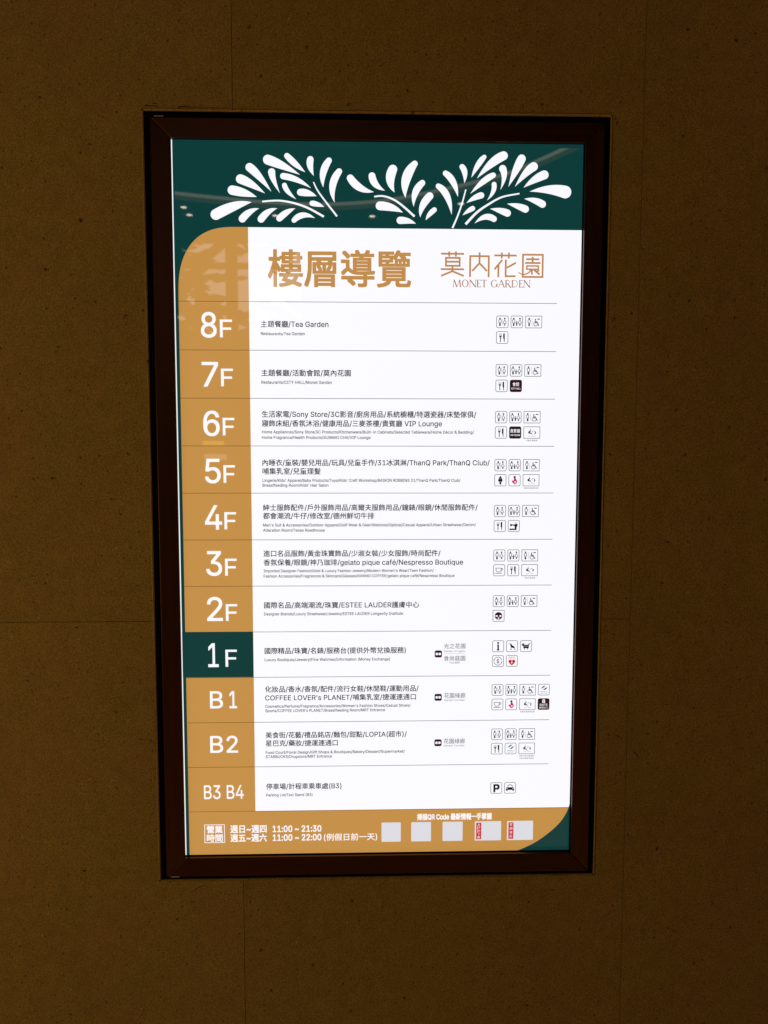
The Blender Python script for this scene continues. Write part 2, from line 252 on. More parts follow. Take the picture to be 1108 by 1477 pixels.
'g': (213, "103,-75 84,-74 67,-70 41,-55 25,-35 51,-20 61,-33 77,-44 103,-49 124,-46 141,-38 152,-23 156,-3 156,34 153,34 143,21 126,8 114,4 97,2 76,5 56,13 40,27 28,45 20,68 17,96 20,123 27,147 40,166 56,180 76,189 98,192 114,191 127,186 144,173 154,159 157,159 157,190 186,190 186,-4 183,-27 175,-45 162,-59 145,-68 125,-73|102,30 118,32 132,38 142,47 150,61 155,77 156,96 155,115 150,132 142,146 132,156 119,163 102,165 86,163 73,156 62,145 54,131 50,115 48,96 50,78 54,61 62,48 73,38 86,32"),
'h': (205, "57,113 57,0 26,0 26,254 57,254 57,144 51,144 62,166 76,181 94,189 114,192 132,190 148,184 161,174 170,160 177,142 179,120 179,0 148,0 148,118 145,137 136,152 123,161 105,165 92,163 80,159 71,151 63,141 58,129"),
'i': (83, "26,0 26,190 57,190 57,0|42,221 34,223 27,227 22,234 21,242 22,249 27,256 34,260 42,262 50,260 57,256 62,249 63,242 62,234 57,227 50,223"),
'j': (83, "26,190 57,190 57,-15 55,-31 51,-45 43,-56 32,-65 19,-70 2,-71 -5,-71 -5,-43 1,-43 12,-42 20,-36 25,-27 26,-15|42,221 34,223 27,227 22,234 20,242 22,249 27,256 34,260 42,262 50,260 57,256 61,249 63,242 61,234 57,227 50,223"),
'k': (190, "55,68 55,106 60,106 142,190 180,190 92,100 89,100|26,0 26,254 57,254 57,0|147,0 74,93 96,114 186,0"),
'l': (95, "70,-1 50,2 37,10 29,24 26,42 26,254 57,254 57,49 60,31 65,27 73,26 80,26 85,27 90,1 81,0"),
'm': (305, "26,0 26,190 56,190 56,148 54,148 59,162 66,173 86,188 110,193 129,190 144,180 154,166 160,147 156,147 161,160 169,172 190,187 218,193 234,191 249,186 261,177 270,164 276,148 278,128 278,0 248,0 248,127 245,145 236,156 224,163 209,165 197,164 187,160 173,145 168,124 168,0 137,0 137,130 134,144 126,156 115,163 100,165 79,160 70,154 63,145 58,133 57,119 57,0"),
'n': (205, "57,113 57,0 26,0 26,190 56,190 56,144 51,144 62,166 76,181 94,189 114,192 132,190 147,184 160,174 170,160 176,142 179,120 179,0 148,0 148,118 145,137 136,152 123,161 105,165 92,163 80,159 71,151 63,141 58,129"),
'o': (208, "104,-4 79,-1 58,8 41,23 28,43 20,66 17,94 20,122 28,146 41,165 58,180 79,189 104,192 128,189 149,180 167,165 180,146 188,122 191,94 188,66 180,43 167,23 149,8 128,-1|104,23 121,26 135,33 146,44 154,59 158,75 160,94 158,112 154,129 146,144 135,155 121,162 104,165 86,162 73,155 62,144 54,129 50,112 48,94 50,75 54,59 62,44 73,33 86,26"),
'p': (212, "26,-71 26,190 56,190 56,160 59,160 69,173 86,186 98,191 115,192 137,189 156,180 173,166 185,146 193,122 195,94 193,66 185,42 173,23 157,8 137,-1 115,-4 99,-3 86,2 69,16 59,29 57,29 57,-71|110,23 126,26 140,33 150,44 158,58 163,75 164,95 163,114 158,131 150,145 140,156 126,163 110,165 94,163 81,156 70,145 62,131 58,114 56,95 58,75 63,58 70,43 81,32 94,26"),
'q': (212, "186,-71 155,-71 155,29 153,29 143,16 126,2 114,-3 98,-4 75,-1 56,8 40,23 27,42 20,66 17,94 20,122 27,146 40,166 56,180 75,189 98,192 114,191 126,186 144,173 153,160 156,160 156,190 186,190|102,23 118,26 132,32 142,43 150,58 154,75 156,95 154,114 150,131 142,145 132,156 118,163 102,165 86,163 72,156 62,145 54,131 50,114 48,95 50,75 54,58 62,44 73,33 86,26"),
'r': (130, "26,0 26,190 56,190 56,160 58,160 65,173 76,184 90,190 107,192 115,192 122,192 122,161 115,162 103,163 91,161 80,157 70,151 63,142 58,131 57,118 57,0"),
's': (183, "91,-4 72,-3 56,2 42,9 31,19 23,32 18,47 47,53 53,40 62,30 75,25 91,23 108,25 122,31 131,40 134,51 132,60 127,68 118,74 106,78 75,85 52,93 36,104 27,119 23,137 26,152 33,166 43,177 58,185 74,190 94,192 112,191 127,186 140,179 149,170 162,145 134,139 129,149 121,158 110,164 94,166 78,164 65,158 57,150 54,139 56,129 62,122 86,111 115,105 137,97 153,86 162,71 166,53 163,37 156,24 145,12 130,3 112,-2"),
't': (114, "102,190 102,164 3,164 3,190|32,236 63,236 63,49 64,38 68,31 75,26 85,25 93,26 101,27 107,1 96,-1 84,-2 62,1 46,11 36,26 32,46"),
'u': (205, "91,-3 73,-1 57,5 44,15 35,29 28,47 26,69 26,190 57,190 57,72 60,52 68,37 82,28 100,25 113,27 125,31 134,38 142,48 146,61 148,76 148,190 179,190 179,0 149,0 149,46 154,46 143,23 129,8 111,0"),
'v': (195, "81,0 9,190 42,190 83,78 93,43 103,10 92,10 101,43 112,78 152,190 186,190 113,0"),
'w': (284, "69,0 11,190 44,190 67,107 77,68 88,21 82,21 93,67 103,107 126,190 158,190 181,107 191,68 201,21 196,21 206,68 217,107 240,190 272,190 215,0 184,0 159,86 152,112 145,140 138,169 145,169 138,140 131,112 124,86 99,0"),
'x': (189, "10,0 86,109 86,86 14,190 50,190 74,153 90,127 104,103 88,103 101,127 117,153 141,190 176,190 104,84 104,107 179,0 143,0 115,43 100,68 86,91 102,91 89,68 74,43 46,0"),
'y': (195, "24,-69 31,-43 36,-44 52,-44 65,-37 75,-18 81,-1 9,190 42,190 83,78 93,43 103,10 92,10 101,43 112,78 153,190 186,190 102,-29 88,-54 70,-68 46,-73 32,-72"),
'z': (190, "21,0 21,23 127,160 127,161 24,161 24,190 166,190 166,165 63,30 63,28 169,28 169,0"),
'~': (227, "26,75 28,94 33,109 41,120 51,127 76,133 99,128 123,110 137,99 149,96 159,98 166,104 171,113 172,126 200,126 199,107 193,93 185,81 175,74 151,68 127,74 103,91 89,102 77,105 68,103 60,98 56,89 54,75"),
'é': (202, "106,-4 80,-1 58,8 41,23 28,42 20,66 17,93 20,121 28,145 40,165 58,180 78,189 103,192 133,187 147,180 160,170 170,157 179,141 184,121 186,97 186,85 37,85 37,110 169,110 155,101 153,119 149,134 141,147 131,157 118,163 103,165 87,163 73,157 62,147 54,135 50,121 48,105 48,89 50,69 55,53 64,40 76,31 90,25 106,23 127,26 143,36 153,53 182,45 177,32 168,20 156,10 141,2 125,-3|88,214 112,265 146,265 114,214"),
' ': (94, ""),
}

class MB:
    """collects shapes of several materials and links them as one mesh object"""
    def __init__(s): s.v, s.f, s.mi, s.mats = [], [], [], []
    def face_m(s, m):
        if m not in s.mats: s.mats.append(m)
        return s.mats.index(m)
    def poly(s, pts, y, m):
        b = len(s.v); s.v += [world_pt(u, v, y) for u, v in pts]
        a = sum(pts[i][0] * pts[(i + 1) % len(pts)][1] - pts[(i + 1) % len(pts)][0] * pts[i][1] for i in range(len(pts)))
        idx = list(range(b, b + len(pts)))
        if a > 0: idx.reverse()            # v runs down: keep normals towards the viewer
        s.f.append(idx); s.mi.append(s.face_m(m))
    def rect(s, u0, v0, u1, v1, y, m): s.poly([(u0, v0), (u1, v0), (u1, v1), (u0, v1)], y, m)
    def disc(s, u, v, r, y, m, rv=None, n=20):
        rv = rv or r
        s.poly([(u + r * math.cos(2 * math.pi * i / n), v + rv * math.sin(2 * math.pi * i / n)) for i in range(n)], y, m)
    def strip(s, a, b, y, m, closed=False):
        k = len(a)
        for i in range(k if closed else k - 1):
            j = (i + 1) % k
            s.poly([a[i], a[j], b[j], b[i]], y, m)
    def stroke(s, pts, wd, y, m, w1=None, closed=False):
        """constant or tapering pen stroke with mitred corners"""
        k = len(pts); A, B = [], []
        for i, (x, z) in enumerate(pts):
            p = pts[i - 1] if (i or closed) else None
            q = pts[(i + 1) % k] if (i < k - 1 or closed) else None
            d1 = Vector((x - p[0], z - p[1])).normalized() if p else None
            d2 = Vector((q[0] - x, q[1] - z)).normalized() if q else None
            d = ((d1 or d2) + (d2 or d1))
            d = d.normalized() if d.length > 1e-6 else (d1 or d2)
            nrm = Vector((-d.y, d.x)); c = 1.0
            if d1 and d2: c = max(0.5, nrm.dot(Vector((-d1.y, d1.x))))
            hw = (wd if w1 is None else wd + (w1 - wd) * i / (k - 1)) / 2 / c
            A.append((x + nrm.x * hw, z + nrm.y * hw)); B.append((x - nrm.x * hw, z - nrm.y * hw))
        s.strip(A, B, y, m, closed)
    def arc(s, u, v, r, a0, a1, wd, y, m, n=18):
        s.stroke([(u + r * math.cos(math.radians(a0 + (a1 - a0) * i / n)), v + r * math.sin(math.radians(a0 + (a1 - a0) * i / n))) for i in range(n + 1)], wd, y, m)
    def ring(s, u, v, r, wd, y, m):
        a = [(u + (r + wd / 2) * math.cos(i * math.pi / 12), v + (r + wd / 2) * math.sin(i * math.pi / 12)) for i in range(24)]
        b = [(u + (r - wd / 2) * math.cos(i * math.pi / 12), v + (r - wd / 2) * math.sin(i * math.pi / 12)) for i in range(24)]
        s.strip(a, b, y, m, True)
    @staticmethod
    def rr(u0, v0, u1, v1, r, n=5):
        o = []
        for cu, cv, a in ((u1 - r, v0 + r, -90), (u1 - r, v1 - r, 0), (u0 + r, v1 - r, 90), (u0 + r, v0 + r, 180)):
            o += [(cu + r * math.cos(math.radians(a + 90 * i / n)), cv + r * math.sin(math.radians(a + 90 * i / n))) for i in range(n + 1)]
        return o
    def text(s, body, y, m, u0=None, u1=None, v0=None, v1=None, em=None, base=None, bold=0.0, sx=1.0, center=None):
        """lettering as flat mesh. Fit to a box (u0..u1, v0..v1) or set on a baseline with an em size"""
        vs, fs, x = [], [], 0.0
        for ch in body:
            gv, gf, adv = glyph(ch); b = len(vs)
            vs += [(px + x, pz, la) for px, pz, la in gv]; fs += [[b + i for i in f] for f in gf]; x += adv
        xa, xb = min(q[0] for q in vs), max(q[0] for q in vs); ya, yb = min(q[1] for q in vs), max(q[1] for q in vs)
        if em is None: ky = (v1 - v0) / (yb - ya); base = v1 + ya * ky
        else: ky = em
        if u1 is not None: kx = (u1 - u0) / (xb - xa); off = u0 - xa * kx
        elif center is not None: kx = ky * sx; off = center - (xa + xb) / 2 * kx
        else: kx = ky * sx; off = u0 - xa * kx
        k = s.face_m(m); r = bold * ky          # heavier weights: the outline repeated a hair to every side
        n = 0 if r <= 0 else 4 if r < 0.25 else 8
        for c in range(n + 1):
            du, dv = (0, 0) if c == 0 else [(r * a, r * b_) for a in (-1, 1, 0) for b_ in (-1, 1, 0) if a or b_][c - 1] if n == 8 else (r * math.cos(2 * math.pi * (c + 0.5) / n), r * math.sin(2 * math.pi * (c + 0.5) / n))
            b = len(s.v); s.v += [world_pt(off + px * kx + du, base - pz * ky + dv, y - 0.003 * c - 0.03 * la) for px, pz, la in vs]
            for p in fs: s.f.append([b + i for i in p]); s.mi.append(k)
    def box(s, p0, p1, m):                 # world-space box from two corners in metres
        (x0, y0, z0), (x1, y1, z1) = p0, p1; b = len(s.v)
        s.v += [(x, y, z) for x in (x0, x1) for y in (y0, y1) for z in (z0, z1)]
        k = s.face_m(m)
        for q in ((0, 1, 3, 2), (4, 6, 7, 5), (0, 4, 5, 1), (2, 3, 7, 6), (0, 2, 6, 4), (1, 5, 7, 3)):
            s.f.append([b + i for i in q]); s.mi.append(k)
    def build(s, name, parent=None, label=None):
        me = bpy.data.meshes.new(name)
        o = bpy.data.objects.new(name, me); C.objects.link(o)
        org = parent_origin(parent)
        xs = [p[0] for p in s.v]; ys = [p[1] for p in s.v]; zs = [p[2] for p in s.v]
        c0 = Vector(((min(xs) + max(xs)) / 2, (min(ys) + max(ys)) / 2, (min(zs) + max(zs)) / 2))
        me.from_pydata([tuple(Vector(p) - c0) for p in s.v], [], s.f)
        for m in s.mats: me.materials.append(m)
        me.polygons.foreach_set("material_index", s.mi)
        me.update()
        if parent: o.parent = parent
        o.location = c0 - org; o['_origin'] = list(c0)
        ORG[o.name] = c0
        if label: o['label'] = label
        return o
ORG = {}
def parent_origin(p): return ORG.get(p.name, Vector((0, 0, 0))) if p else Vector((0, 0, 0))
def bevel(o, wd, seg=2):
    md = o.modifiers.new("bevel", 'BEVEL'); md.width = wd; md.segments = seg; md.limit_method = 'ANGLE'
    return o

# ------------------------------------------------------------------ wall of fibre-cement boards
wb = MB(); wb.box((-2.6, 0.012, -0.1), (-0.4035, 0.05, 3.4), M['filler']); wb.box((0.4035, 0.012, -0.1), (2.6, 0.05, 3.4), M['filler'])
wb.box((-0.4035, 0.012, CZ + 0.6845), (0.4035, 0.05, 3.4), M['filler']); wb.box((-0.4035, 0.012, -0.1), (0.4035, 0.05, CZ - 0.6845), M['filler'])
wall = wb.build("wall"); wall['kind'] = 'structure'
G = 0.20                                     # half a joint, mm
def panel(pts):
    """board with a small arris on its edges: outline at the face, then sides"""
    mb = MB(); n = len(pts); e = 0.5
    cu = [p for p in pts]
    # inset outline for the face
    ins = []
    for i in range(n):
        p, q, r = Vector(cu[i - 1]), Vector(cu[i]), Vector(cu[(i + 1) % n])
        d1 = (q - p).normalized(); d2 = (r - q).normalized()
        n1, n2 = Vector((-d1.y, d1.x)), Vector((-d2.y, d2.x))
        ins.append(tuple(q + (n1 + n2) * e))
    a = sum(cu[i][0] * cu[(i + 1) % n][1] - cu[(i + 1) % n][0] * cu[i][1] for i in range(n))
    assert a > 0
    mb.poly(ins, 0.0, M['board'])
    b = len(mb.v)
    mb.v += [world_pt(*p, 0.0) for p in ins] + [world_pt(*p, 0.9) for p in cu] + [world_pt(*p, 11.5) for p in cu]
    for i in range(n):
        j = (i + 1) % n
        mb.f += [[b + i, b + j, b + n + j, b + n + i], [b + n + i, b + n + j, b + 2 * n + j, b + 2 * n + i]]; mb.mi += [0, 0]
    return mb.build("wall_panel", wall)
UL, UR, VH = -249.5, 458.0, 199.0
HU, HT, HB = 403.5, -684.5, 684.5            # hole for the sign
T0, B0 = -1800, 1480
panel([(-1250, T0), (UL - G, T0), (UL - G, HT), (-HU, HT), (-HU, VH - G), (-1250, VH - G)])
panel([(-1250, VH + G), (-HU, VH + G), (-HU, HB), (UL - G, HB), (UL - G, B0), (-1250, B0)])
panel([(UL + G, T0), (UR - G, T0), (UR - G, VH - G), (HU, VH - G), (HU, HT), (UL + G, HT)])
panel([(UL + G, HB), (HU, HB), (HU, VH + G), (UR - G, VH + G), (UR - G, B0), (UL + G, B0)])
panel([(UR + G, T0), (1250, T0), (1250, B0), (UR + G, B0)])

# cracks and scuffs in the skim coat round the opening
ck = MB(); M['crack'] = plain("crack_shadow", (0.010, 0.006, 0.003), 0.9, 0.1)
for pts, w0, w1 in (([(-397.6, -689.6), (-389.5, -689.1), (-381.3, -688.9), (-374, -688.2)], 1.6, 0.9), ([(-383.4, -692.6), (-376.5, -693.6)], 1.6, 0.7), ([(-342, -687.4), (-331.1, -688.6), (-319.4, -687.9), (-300, -687.6)], 2.2, 0.6),
                    ([(-319.4, -688), (-256.1, -687.3)], 0.7, 0.4), ([(-404.4, 353.5), (-404.0, 394.6), (-404.3, 439.8)], 0.5, 1.9), ([(-345.8, 706.1), (-332.9, 697.0), (-317.6, 692.4)], 1.1, 0.8), ([(-364.1, 731.2), (-361.7, 738.0)], 1.0, 0.7),
                    ([(-410.6, 434.5), (-410.7, 439.7)], 1.2, 0.6), ([(412.3, -675.0), (410.1, -666.9)], 1.8, 1.0), ([(470.8, 447.6), (480.2, 458.2)], 1.4, 1.0)):
    ck.stroke(pts, w0, -0.12, M['crack'], w1)
ck.build("plaster_crack", wall)

# ------------------------------------------------------------------ the sign
sign = bpy.data.objects.new("directory_sign", None); C.objects.link(sign)
sign.location = (0, 0, CZ - 0.681); ORG[sign.name] = sign.location.copy()
sign['label'] = "tall backlit floor directory in dark mahogany frame set into brown wall"
sign['category'] = "directory sign"

def frame_ring(mb, o, i, y0, y1, m):
    """rectangular ring between outer o and inner i rects (l,t,r,b in mm), from depth y0 (front) to y1"""
    O = [(o[0], o[1]), (o[2], o[1]), (o[2], o[3]), (o[0], o[3])]; I = [(i[0], i[1]), (i[2], i[1]), (i[2], i[3]), (i[0], i[3])]
    mb.strip(O, I, y0, m, True)
    b = len(mb.v)
    mb.v += [world_pt(*p, y0) for p in O + I] + [world_pt(*p, y1) for p in O + I]
    k = mb.face_m(m)
    for s_ in (0, 4):
        for q in range(4):
            r = (q + 1) % 4; f = [b + s_ + q, b + s_ + r, b + 8 + s_ + r, b + 8 + s_ + q]
            mb.f.append(f if s_ else f[::-1]); mb.mi.append(k)

# irregular bead of sealant between wall and casing, coloured paler as a lit lip
bd = MB(); rnd = random.Random(3)
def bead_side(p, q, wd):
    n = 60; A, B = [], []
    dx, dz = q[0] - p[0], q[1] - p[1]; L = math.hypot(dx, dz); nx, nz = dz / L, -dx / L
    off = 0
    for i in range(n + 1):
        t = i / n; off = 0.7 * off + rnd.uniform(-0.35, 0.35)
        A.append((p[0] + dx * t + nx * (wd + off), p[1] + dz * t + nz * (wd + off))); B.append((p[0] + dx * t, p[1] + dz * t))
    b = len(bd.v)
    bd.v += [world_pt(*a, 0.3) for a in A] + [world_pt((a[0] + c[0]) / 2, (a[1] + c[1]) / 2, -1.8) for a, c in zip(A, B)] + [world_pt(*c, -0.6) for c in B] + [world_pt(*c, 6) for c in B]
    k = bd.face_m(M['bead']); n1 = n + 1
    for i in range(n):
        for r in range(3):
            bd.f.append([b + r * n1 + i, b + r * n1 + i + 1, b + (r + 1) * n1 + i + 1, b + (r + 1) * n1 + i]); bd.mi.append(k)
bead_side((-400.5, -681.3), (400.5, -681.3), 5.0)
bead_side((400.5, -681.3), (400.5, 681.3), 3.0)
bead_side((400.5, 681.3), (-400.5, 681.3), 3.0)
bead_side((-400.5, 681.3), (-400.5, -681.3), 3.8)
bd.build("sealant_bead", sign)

cs = MB(); frame_ring(cs, (-400.2, -681, 400.2, 681), (-386, -666, 386, 670), 1.5, 40, M['black'])
bevel(cs.build("casing", sign), 0.0008)

OUT = (-388.6, -668.6, 388.5, 672.5); INN = (-355.4, -636.2, 357.4, 639.4)
def rail(side):
    l, t, r, b = OUT; a, d, e, f = INN
    k = 0.35                                  # hairline of the mitre
    Q = {'top': [(l + k, t), (r - k, t), (e - k, d), (a + k, d)], 'bottom': [(a + k, f), (e - k, f), (r - k, b), (l + k, b)],
         'left': [(l, t + k), (a, d + k), (a, f - k), (l, b - k)], 'right': [(e, d + k), (r, t + k), (r, b - k), (e, f - k)]}[side]
    mb = MB(); c = 4
    # profile: front face falls 2.5 mm towards the poster
    dep = {'top': (-6, -6, -3.2, -3.2), 'bottom': (-3.2, -3.2, -6, -6), 'left': (-6, -3.2, -3.2, -6), 'right': (-3.2, -6, -6, -3.2)}[side]
    mb.v = [world_pt(*p, y) for p, y in zip(Q, dep)] + [world_pt(*p, 2) for p in Q]
    kk = mb.face_m(M['wood'])
    mb.f = [[3, 2, 1, 0]] + [[i, (i + 1) % 4, 4 + (i + 1) % 4, 4 + i] for i in range(4)]; mb.mi = [0] * 5
    o = mb.build("frame_rail", sign); bevel(o, 0.0011, 3)
    if side in ('left', 'right'):             # grain follows the rail
        for v in o.data.vertices: v.co = Vector((-v.co.z, v.co.y, v.co.x))
        o.rotation_euler = (0, math.radians(90), 0)
    return o
for s_ in ('top', 'bottom', 'left', 'right'): rail(s_)

gk = MB(); frame_ring(gk, (-362, -645, 362, 648), (-359.5, -637.8, 356.4, 639.2), 8.7, 9.05, M['gasket'])
gk.build("gasket", sign)
for u, v in ((-374, -672.0), (-374, 674.6)):
    cl = MB(); cl.box(world_pt(u - 8, v + 0.9, -2.5), world_pt(u + 8, v - 0.9, 2.5), M['clip']); bevel(cl.build("corner_clip", sign), 0.0004)

dp = MB(); dp.rect(-364, -650, 361, 650, 13, M['diffuser']); dp.build("diffuser", sign)
ps = MB(); ps.rect(-355.3, -650, 361, 650, 10.0, M['green'])
poster = ps.build("poster", sign)

def qcurve(pts, n=6):                          # smooth curve through points (Catmull-Rom)
    o = []
    P = [pts[0]] + list(pts) + [pts[-1]]
    for i in range(1, len(P) - 2):
        for k in range(n):
            t = k / n; a, b_, c, d = P[i - 1], P[i], P[i + 1], P[i + 2]
            o.append(tuple(0.5 * (2 * b_[j] + (c[j] - a[j]) * t + (2 * a[j] - 5 * b_[j] + 4 * c[j] - d[j]) * t * t + (3 * b_[j] - a[j] - 3 * c[j] + d[j]) * t ** 3) for j in (0, 1)))
    return o + [pts[-1]]
TLc = qcurve([(-349.6, -370), (-348.6, -402), (-344, -428), (-335.2, -449.7), (-323.4, -466.5), (-308.0, -479.4), (-288.5, -488.2), (-266, -492.2), (-240, -492.8)])
BRc = qcurve([(361, 530), (358.1, 544.3), (350.8, 567.6), (334.3, 591.6), (303, 618.0), (272, 635.0), (246, 644.0), (228, 650)])
gp = MB(); gp.poly([(-349.6, 650)] + TLc + [(-227, -492.8), (-227, 557), (355, 557)] + [p for p in BRc if p[1] > 557.5], 9.7, M['gold'])
gp.rect(-355.3, 220.7, -227.4, 304.6, 9.4, M['green'])
gp.build("gold_panel", poster)
wp = MB(); wp.poly([(-227.4, -492.6), (361, -492.6)] + [p for p in BRc if p[1] < 557] + [(354.6, 557.1), (-227.4, 557.1)], 9.7, M['white'])
wp.build("white_panel", poster)

PY = 9.1                                      # depth of the printed inks
ROW = 83.86; TOP = [-365.7 + ROW * i for i in range(12)]
for i in range(11):
    ln = MB(); t = TOP[i]
    if i != 7: ln.rect(-349, t - 0.45, -227.6, t + 0.45, PY, M['goldline'])
    ln.rect(-227.2, t - 0.6, 315, t + 0.6, PY, M['line'])
    ln.build("divider_line", poster)
ln = MB(); ln.rect(-349, 556.8, -227.6, 557.6, PY, M['goldline']); ln.rect(-227.2, 557.1, 355, 557.9, PY, M['goldline']); ln.build("divider_line", poster)

# ------------------------------------------------------------------ leaf sprays on the green header
LEAVES = [
    (0, (-186.4,-553.1), (-208.3,-579.2), (-223.2,-593.1), 5.93, 7.17),
    (0, (-197.4,-549.9), (-221.2,-565.0), (-239.2,-573.4), 6.18, 7.79),
    (0, (-211.7,-543.6), (-232.7,-550.1), (-253.6,-554.5), 6.43, 7.91),
    (0, (-220.7,-534.6), (-249.9,-527.9), (-282.5,-513.3), 7.29, 9.02),
    (0, (-208.0,-524.3), (-224.1,-518.0), (-236.9,-506.5), 4.94, 6.30),
    (0, (-176.6,-524.6), (-191.8,-518.6), (-204.5,-506.3), 4.70, 6.06),
    (0, (-137.1,-581.8), (-167.3,-596.7), (-191.8,-606.2), 6.43, 8.28),
    (0, (-171.8,-550.9), (-181.8,-571.4), (-185.4,-585.8), 4.08, 6.18),
    (0, (-127.9,-586.2), (-144.1,-599.3), (-158.8,-612.9), 4.94, 4.82),
    (0, (-112.8,-580.2), (-118.7,-595.2), (-118.5,-607.5), 4.94, 5.56),
    (0, (-96.5,-561.1), (-96.6,-585.0), (-86.5,-606.1), 5.69, 4.94),
    (0, (-77.0,-535.8), (-80.4,-563.2), (-69.0,-587.9), 5.81, 5.19),
    (0, (-118.0,-559.4), (-141.7,-572.8), (-165.6,-579.0), 4.45, 5.31),
    (0, (-143.7,-540.6), (-157.3,-552.6), (-163.5,-563.7), 3.71, 4.20),
    (0, (-108.3,-546.0), (-122.8,-550.7), (-136.2,-552.2), 5.31, 5.81),
    (0, (-95.3,-528.0), (-106.2,-531.9), (-116.0,-533.9), 3.83, 4.45),
    (0, (-145.4,-524.9), (-160.0,-518.1), (-172.9,-507.8), 4.70, 5.31),
    (0, (-111.4,-508.9), (-131.4,-513.7), (-147.6,-504.8), 4.70, 4.20),
    (1, (-9.1,-554.1), (-32.4,-560.6), (-49.7,-576.9), 5.93, 6.06),
    (1, (10.3,-556.6), (-5.5,-566.6), (-12.1,-581.1), 5.31, 5.93),
    (1, (27.2,-553.7), (19.8,-573.0), (24.0,-592.5), 6.92, 7.66),
    (1, (46.1,-545.1), (47.2,-576.2), (62.1,-602.3), 7.91, 5.19),
    (1, (60.6,-530.1), (63.1,-553.1), (75.4,-570.1), 5.44, 5.07),
    (1, (72.1,-512.1), (76.0,-531.1), (88.5,-548.1), 5.44, 6.30),
    (1, (81.7,-507.2), (88.1,-516.9), (96.7,-524.9), 3.71, 4.20),
    (1, (41.5,-519.7), (22.7,-527.7), (1.7,-530.7), 5.93, 7.42),
    (1, (64.3,-501.0), (51.0,-505.4), (36.9,-506.4), 4.57, 6.18),
    (2, (126.9,-517.3), (118.8,-547.9), (103.4,-564.9), 5.56, 4.57),
    (2, (137.7,-547.5), (129.4,-571.8), (115.7,-586.8), 5.31, 4.70),
    (2, (148.7,-570.6), (149.4,-587.1), (144.6,-597.9), 4.45, 4.70),
    (2, (161.0,-580.1), (172.1,-601.1), (183.1,-615.0), 4.57, 3.71),
    (2, (170.9,-579.0), (195.5,-603.9), (216.7,-617.5), 6.55, 7.42),
    (2, (159.5,-552.9), (181.4,-573.2), (199.1,-584.5), 4.82, 4.57),
    (2, (189.0,-541.9), (198.9,-556.2), (200.7,-569.1), 3.46, 4.20),
    (2, (152.9,-537.0), (166.0,-545.4), (178.4,-550.2), 4.08, 5.31),
    (2, (146.2,-516.2), (155.4,-523.1), (163.8,-527.9), 3.34, 4.20),
    (2, (212.1,-560.2), (218.0,-580.9), (215.5,-595.6), 4.08, 6.30),
    (2, (226.1,-565.6), (238.6,-593.3), (248.4,-612.8), 5.93, 7.17),
    (2, (237.5,-565.7), (255.6,-588.0), (269.6,-599.8), 5.69, 7.42),
    (2, (252.7,-564.2), (271.2,-577.4), (288.6,-586.0), 5.69, 7.54),
    (2, (263.7,-557.5), (295.7,-561.1), (325.8,-557.3), 6.92, 10.75),
    (2, (254.2,-545.1), (271.6,-542.4), (286.2,-536.3), 4.70, 6.18),
    (2, (224.1,-536.4), (241.7,-532.7), (256.3,-527.6), 4.57, 6.18),
    (2, (194.4,-527.6), (211.0,-524.8), (224.7,-520.5), 4.57, 6.18),
    (2, (167.5,-502.5), (185.1,-513.4), (201.2,-510.3), 4.57, 5.07),
]
STEMS = [
    (0, [(-202.3,-535.9), (-183.6,-537.5), (-168.1,-537.4), (-146.7,-533.6), (-123.0,-525.7), (-95.8,-511.4)], 2.72, 3.71),
    (0, [(-113.4,-569.6), (-103.7,-551.4), (-72.9,-512.2)], 1.98, 3.21),
    (1, [(-8.3,-546.0), (5.8,-547.3), (22.6,-542.8), (39.4,-532.5), (62.1,-513.2)], 2.72, 3.71),
    (2, [(151.4,-559.8), (145.4,-537.6), (137.7,-515.3), (128.6,-494.2)], 2.22, 3.21),
    (2, [(151.5,-500.8), (170.9,-520.9), (192.5,-535.8), (215.3,-547.7), (245.4,-553.8)], 4.45, 2.47),
]
def bez(a, m, b, n=16):
    c = (2 * m[0] - (a[0] + b[0]) / 2, 2 * m[1] - (a[1] + b[1]) / 2)
    return [tuple((1 - t) ** 2 * a[j] + 2 * t * (1 - t) * c[j] + t * t * b[j] for j in (0, 1)) for t in [i / n for i in range(n + 1)]]
def leaf(mb, a, m, b, hm, r):
    P = bez(a, m, b); n = len(P) - 1; A, B = [], []
    for i, p in enumerate(P):
        t = i / n; q = P[min(i + 1, n)]; o = P[max(i - 1, 0)]
        d = Vector((q[0] - o[0], q[1] - o[1])).normalized()
        h = t * (t - 1) / 0.5 * r * 0.5 * 2 * (0.5) if False else (4 * hm - r) * t + (2 * r - 4 * hm) * t * t
        h = max(h, 0.15)
        A.append((p[0] - d.y * h, p[1] + d.x * h)); B.append((p[0] + d.y * h, p[1] - d.x * h))
    ang = math.atan2(A[-1][1] - P[-1][1], A[-1][0] - P[-1][0])
    cap = [(P[-1][0] + r * math.cos(ang - math.pi * k / 12), P[-1][1] + r * math.sin(ang - math.pi * k / 12)) for k in range(1, 12)]
    mb.poly(A + cap + B[::-1], PY, M['white'])
sprays = [MB(), MB(), MB()]
for s_, a, m, b, hm, r in LEAVES: leaf(sprays[s_], a, m, b, hm, r)
for s_, pts, w0, w1 in STEMS: sprays[s_].stroke(qcurve(pts, 5), w0, PY - 0.1, M['white'], w1)
for s_ in sprays: s_.build("leaf_spray", poster)

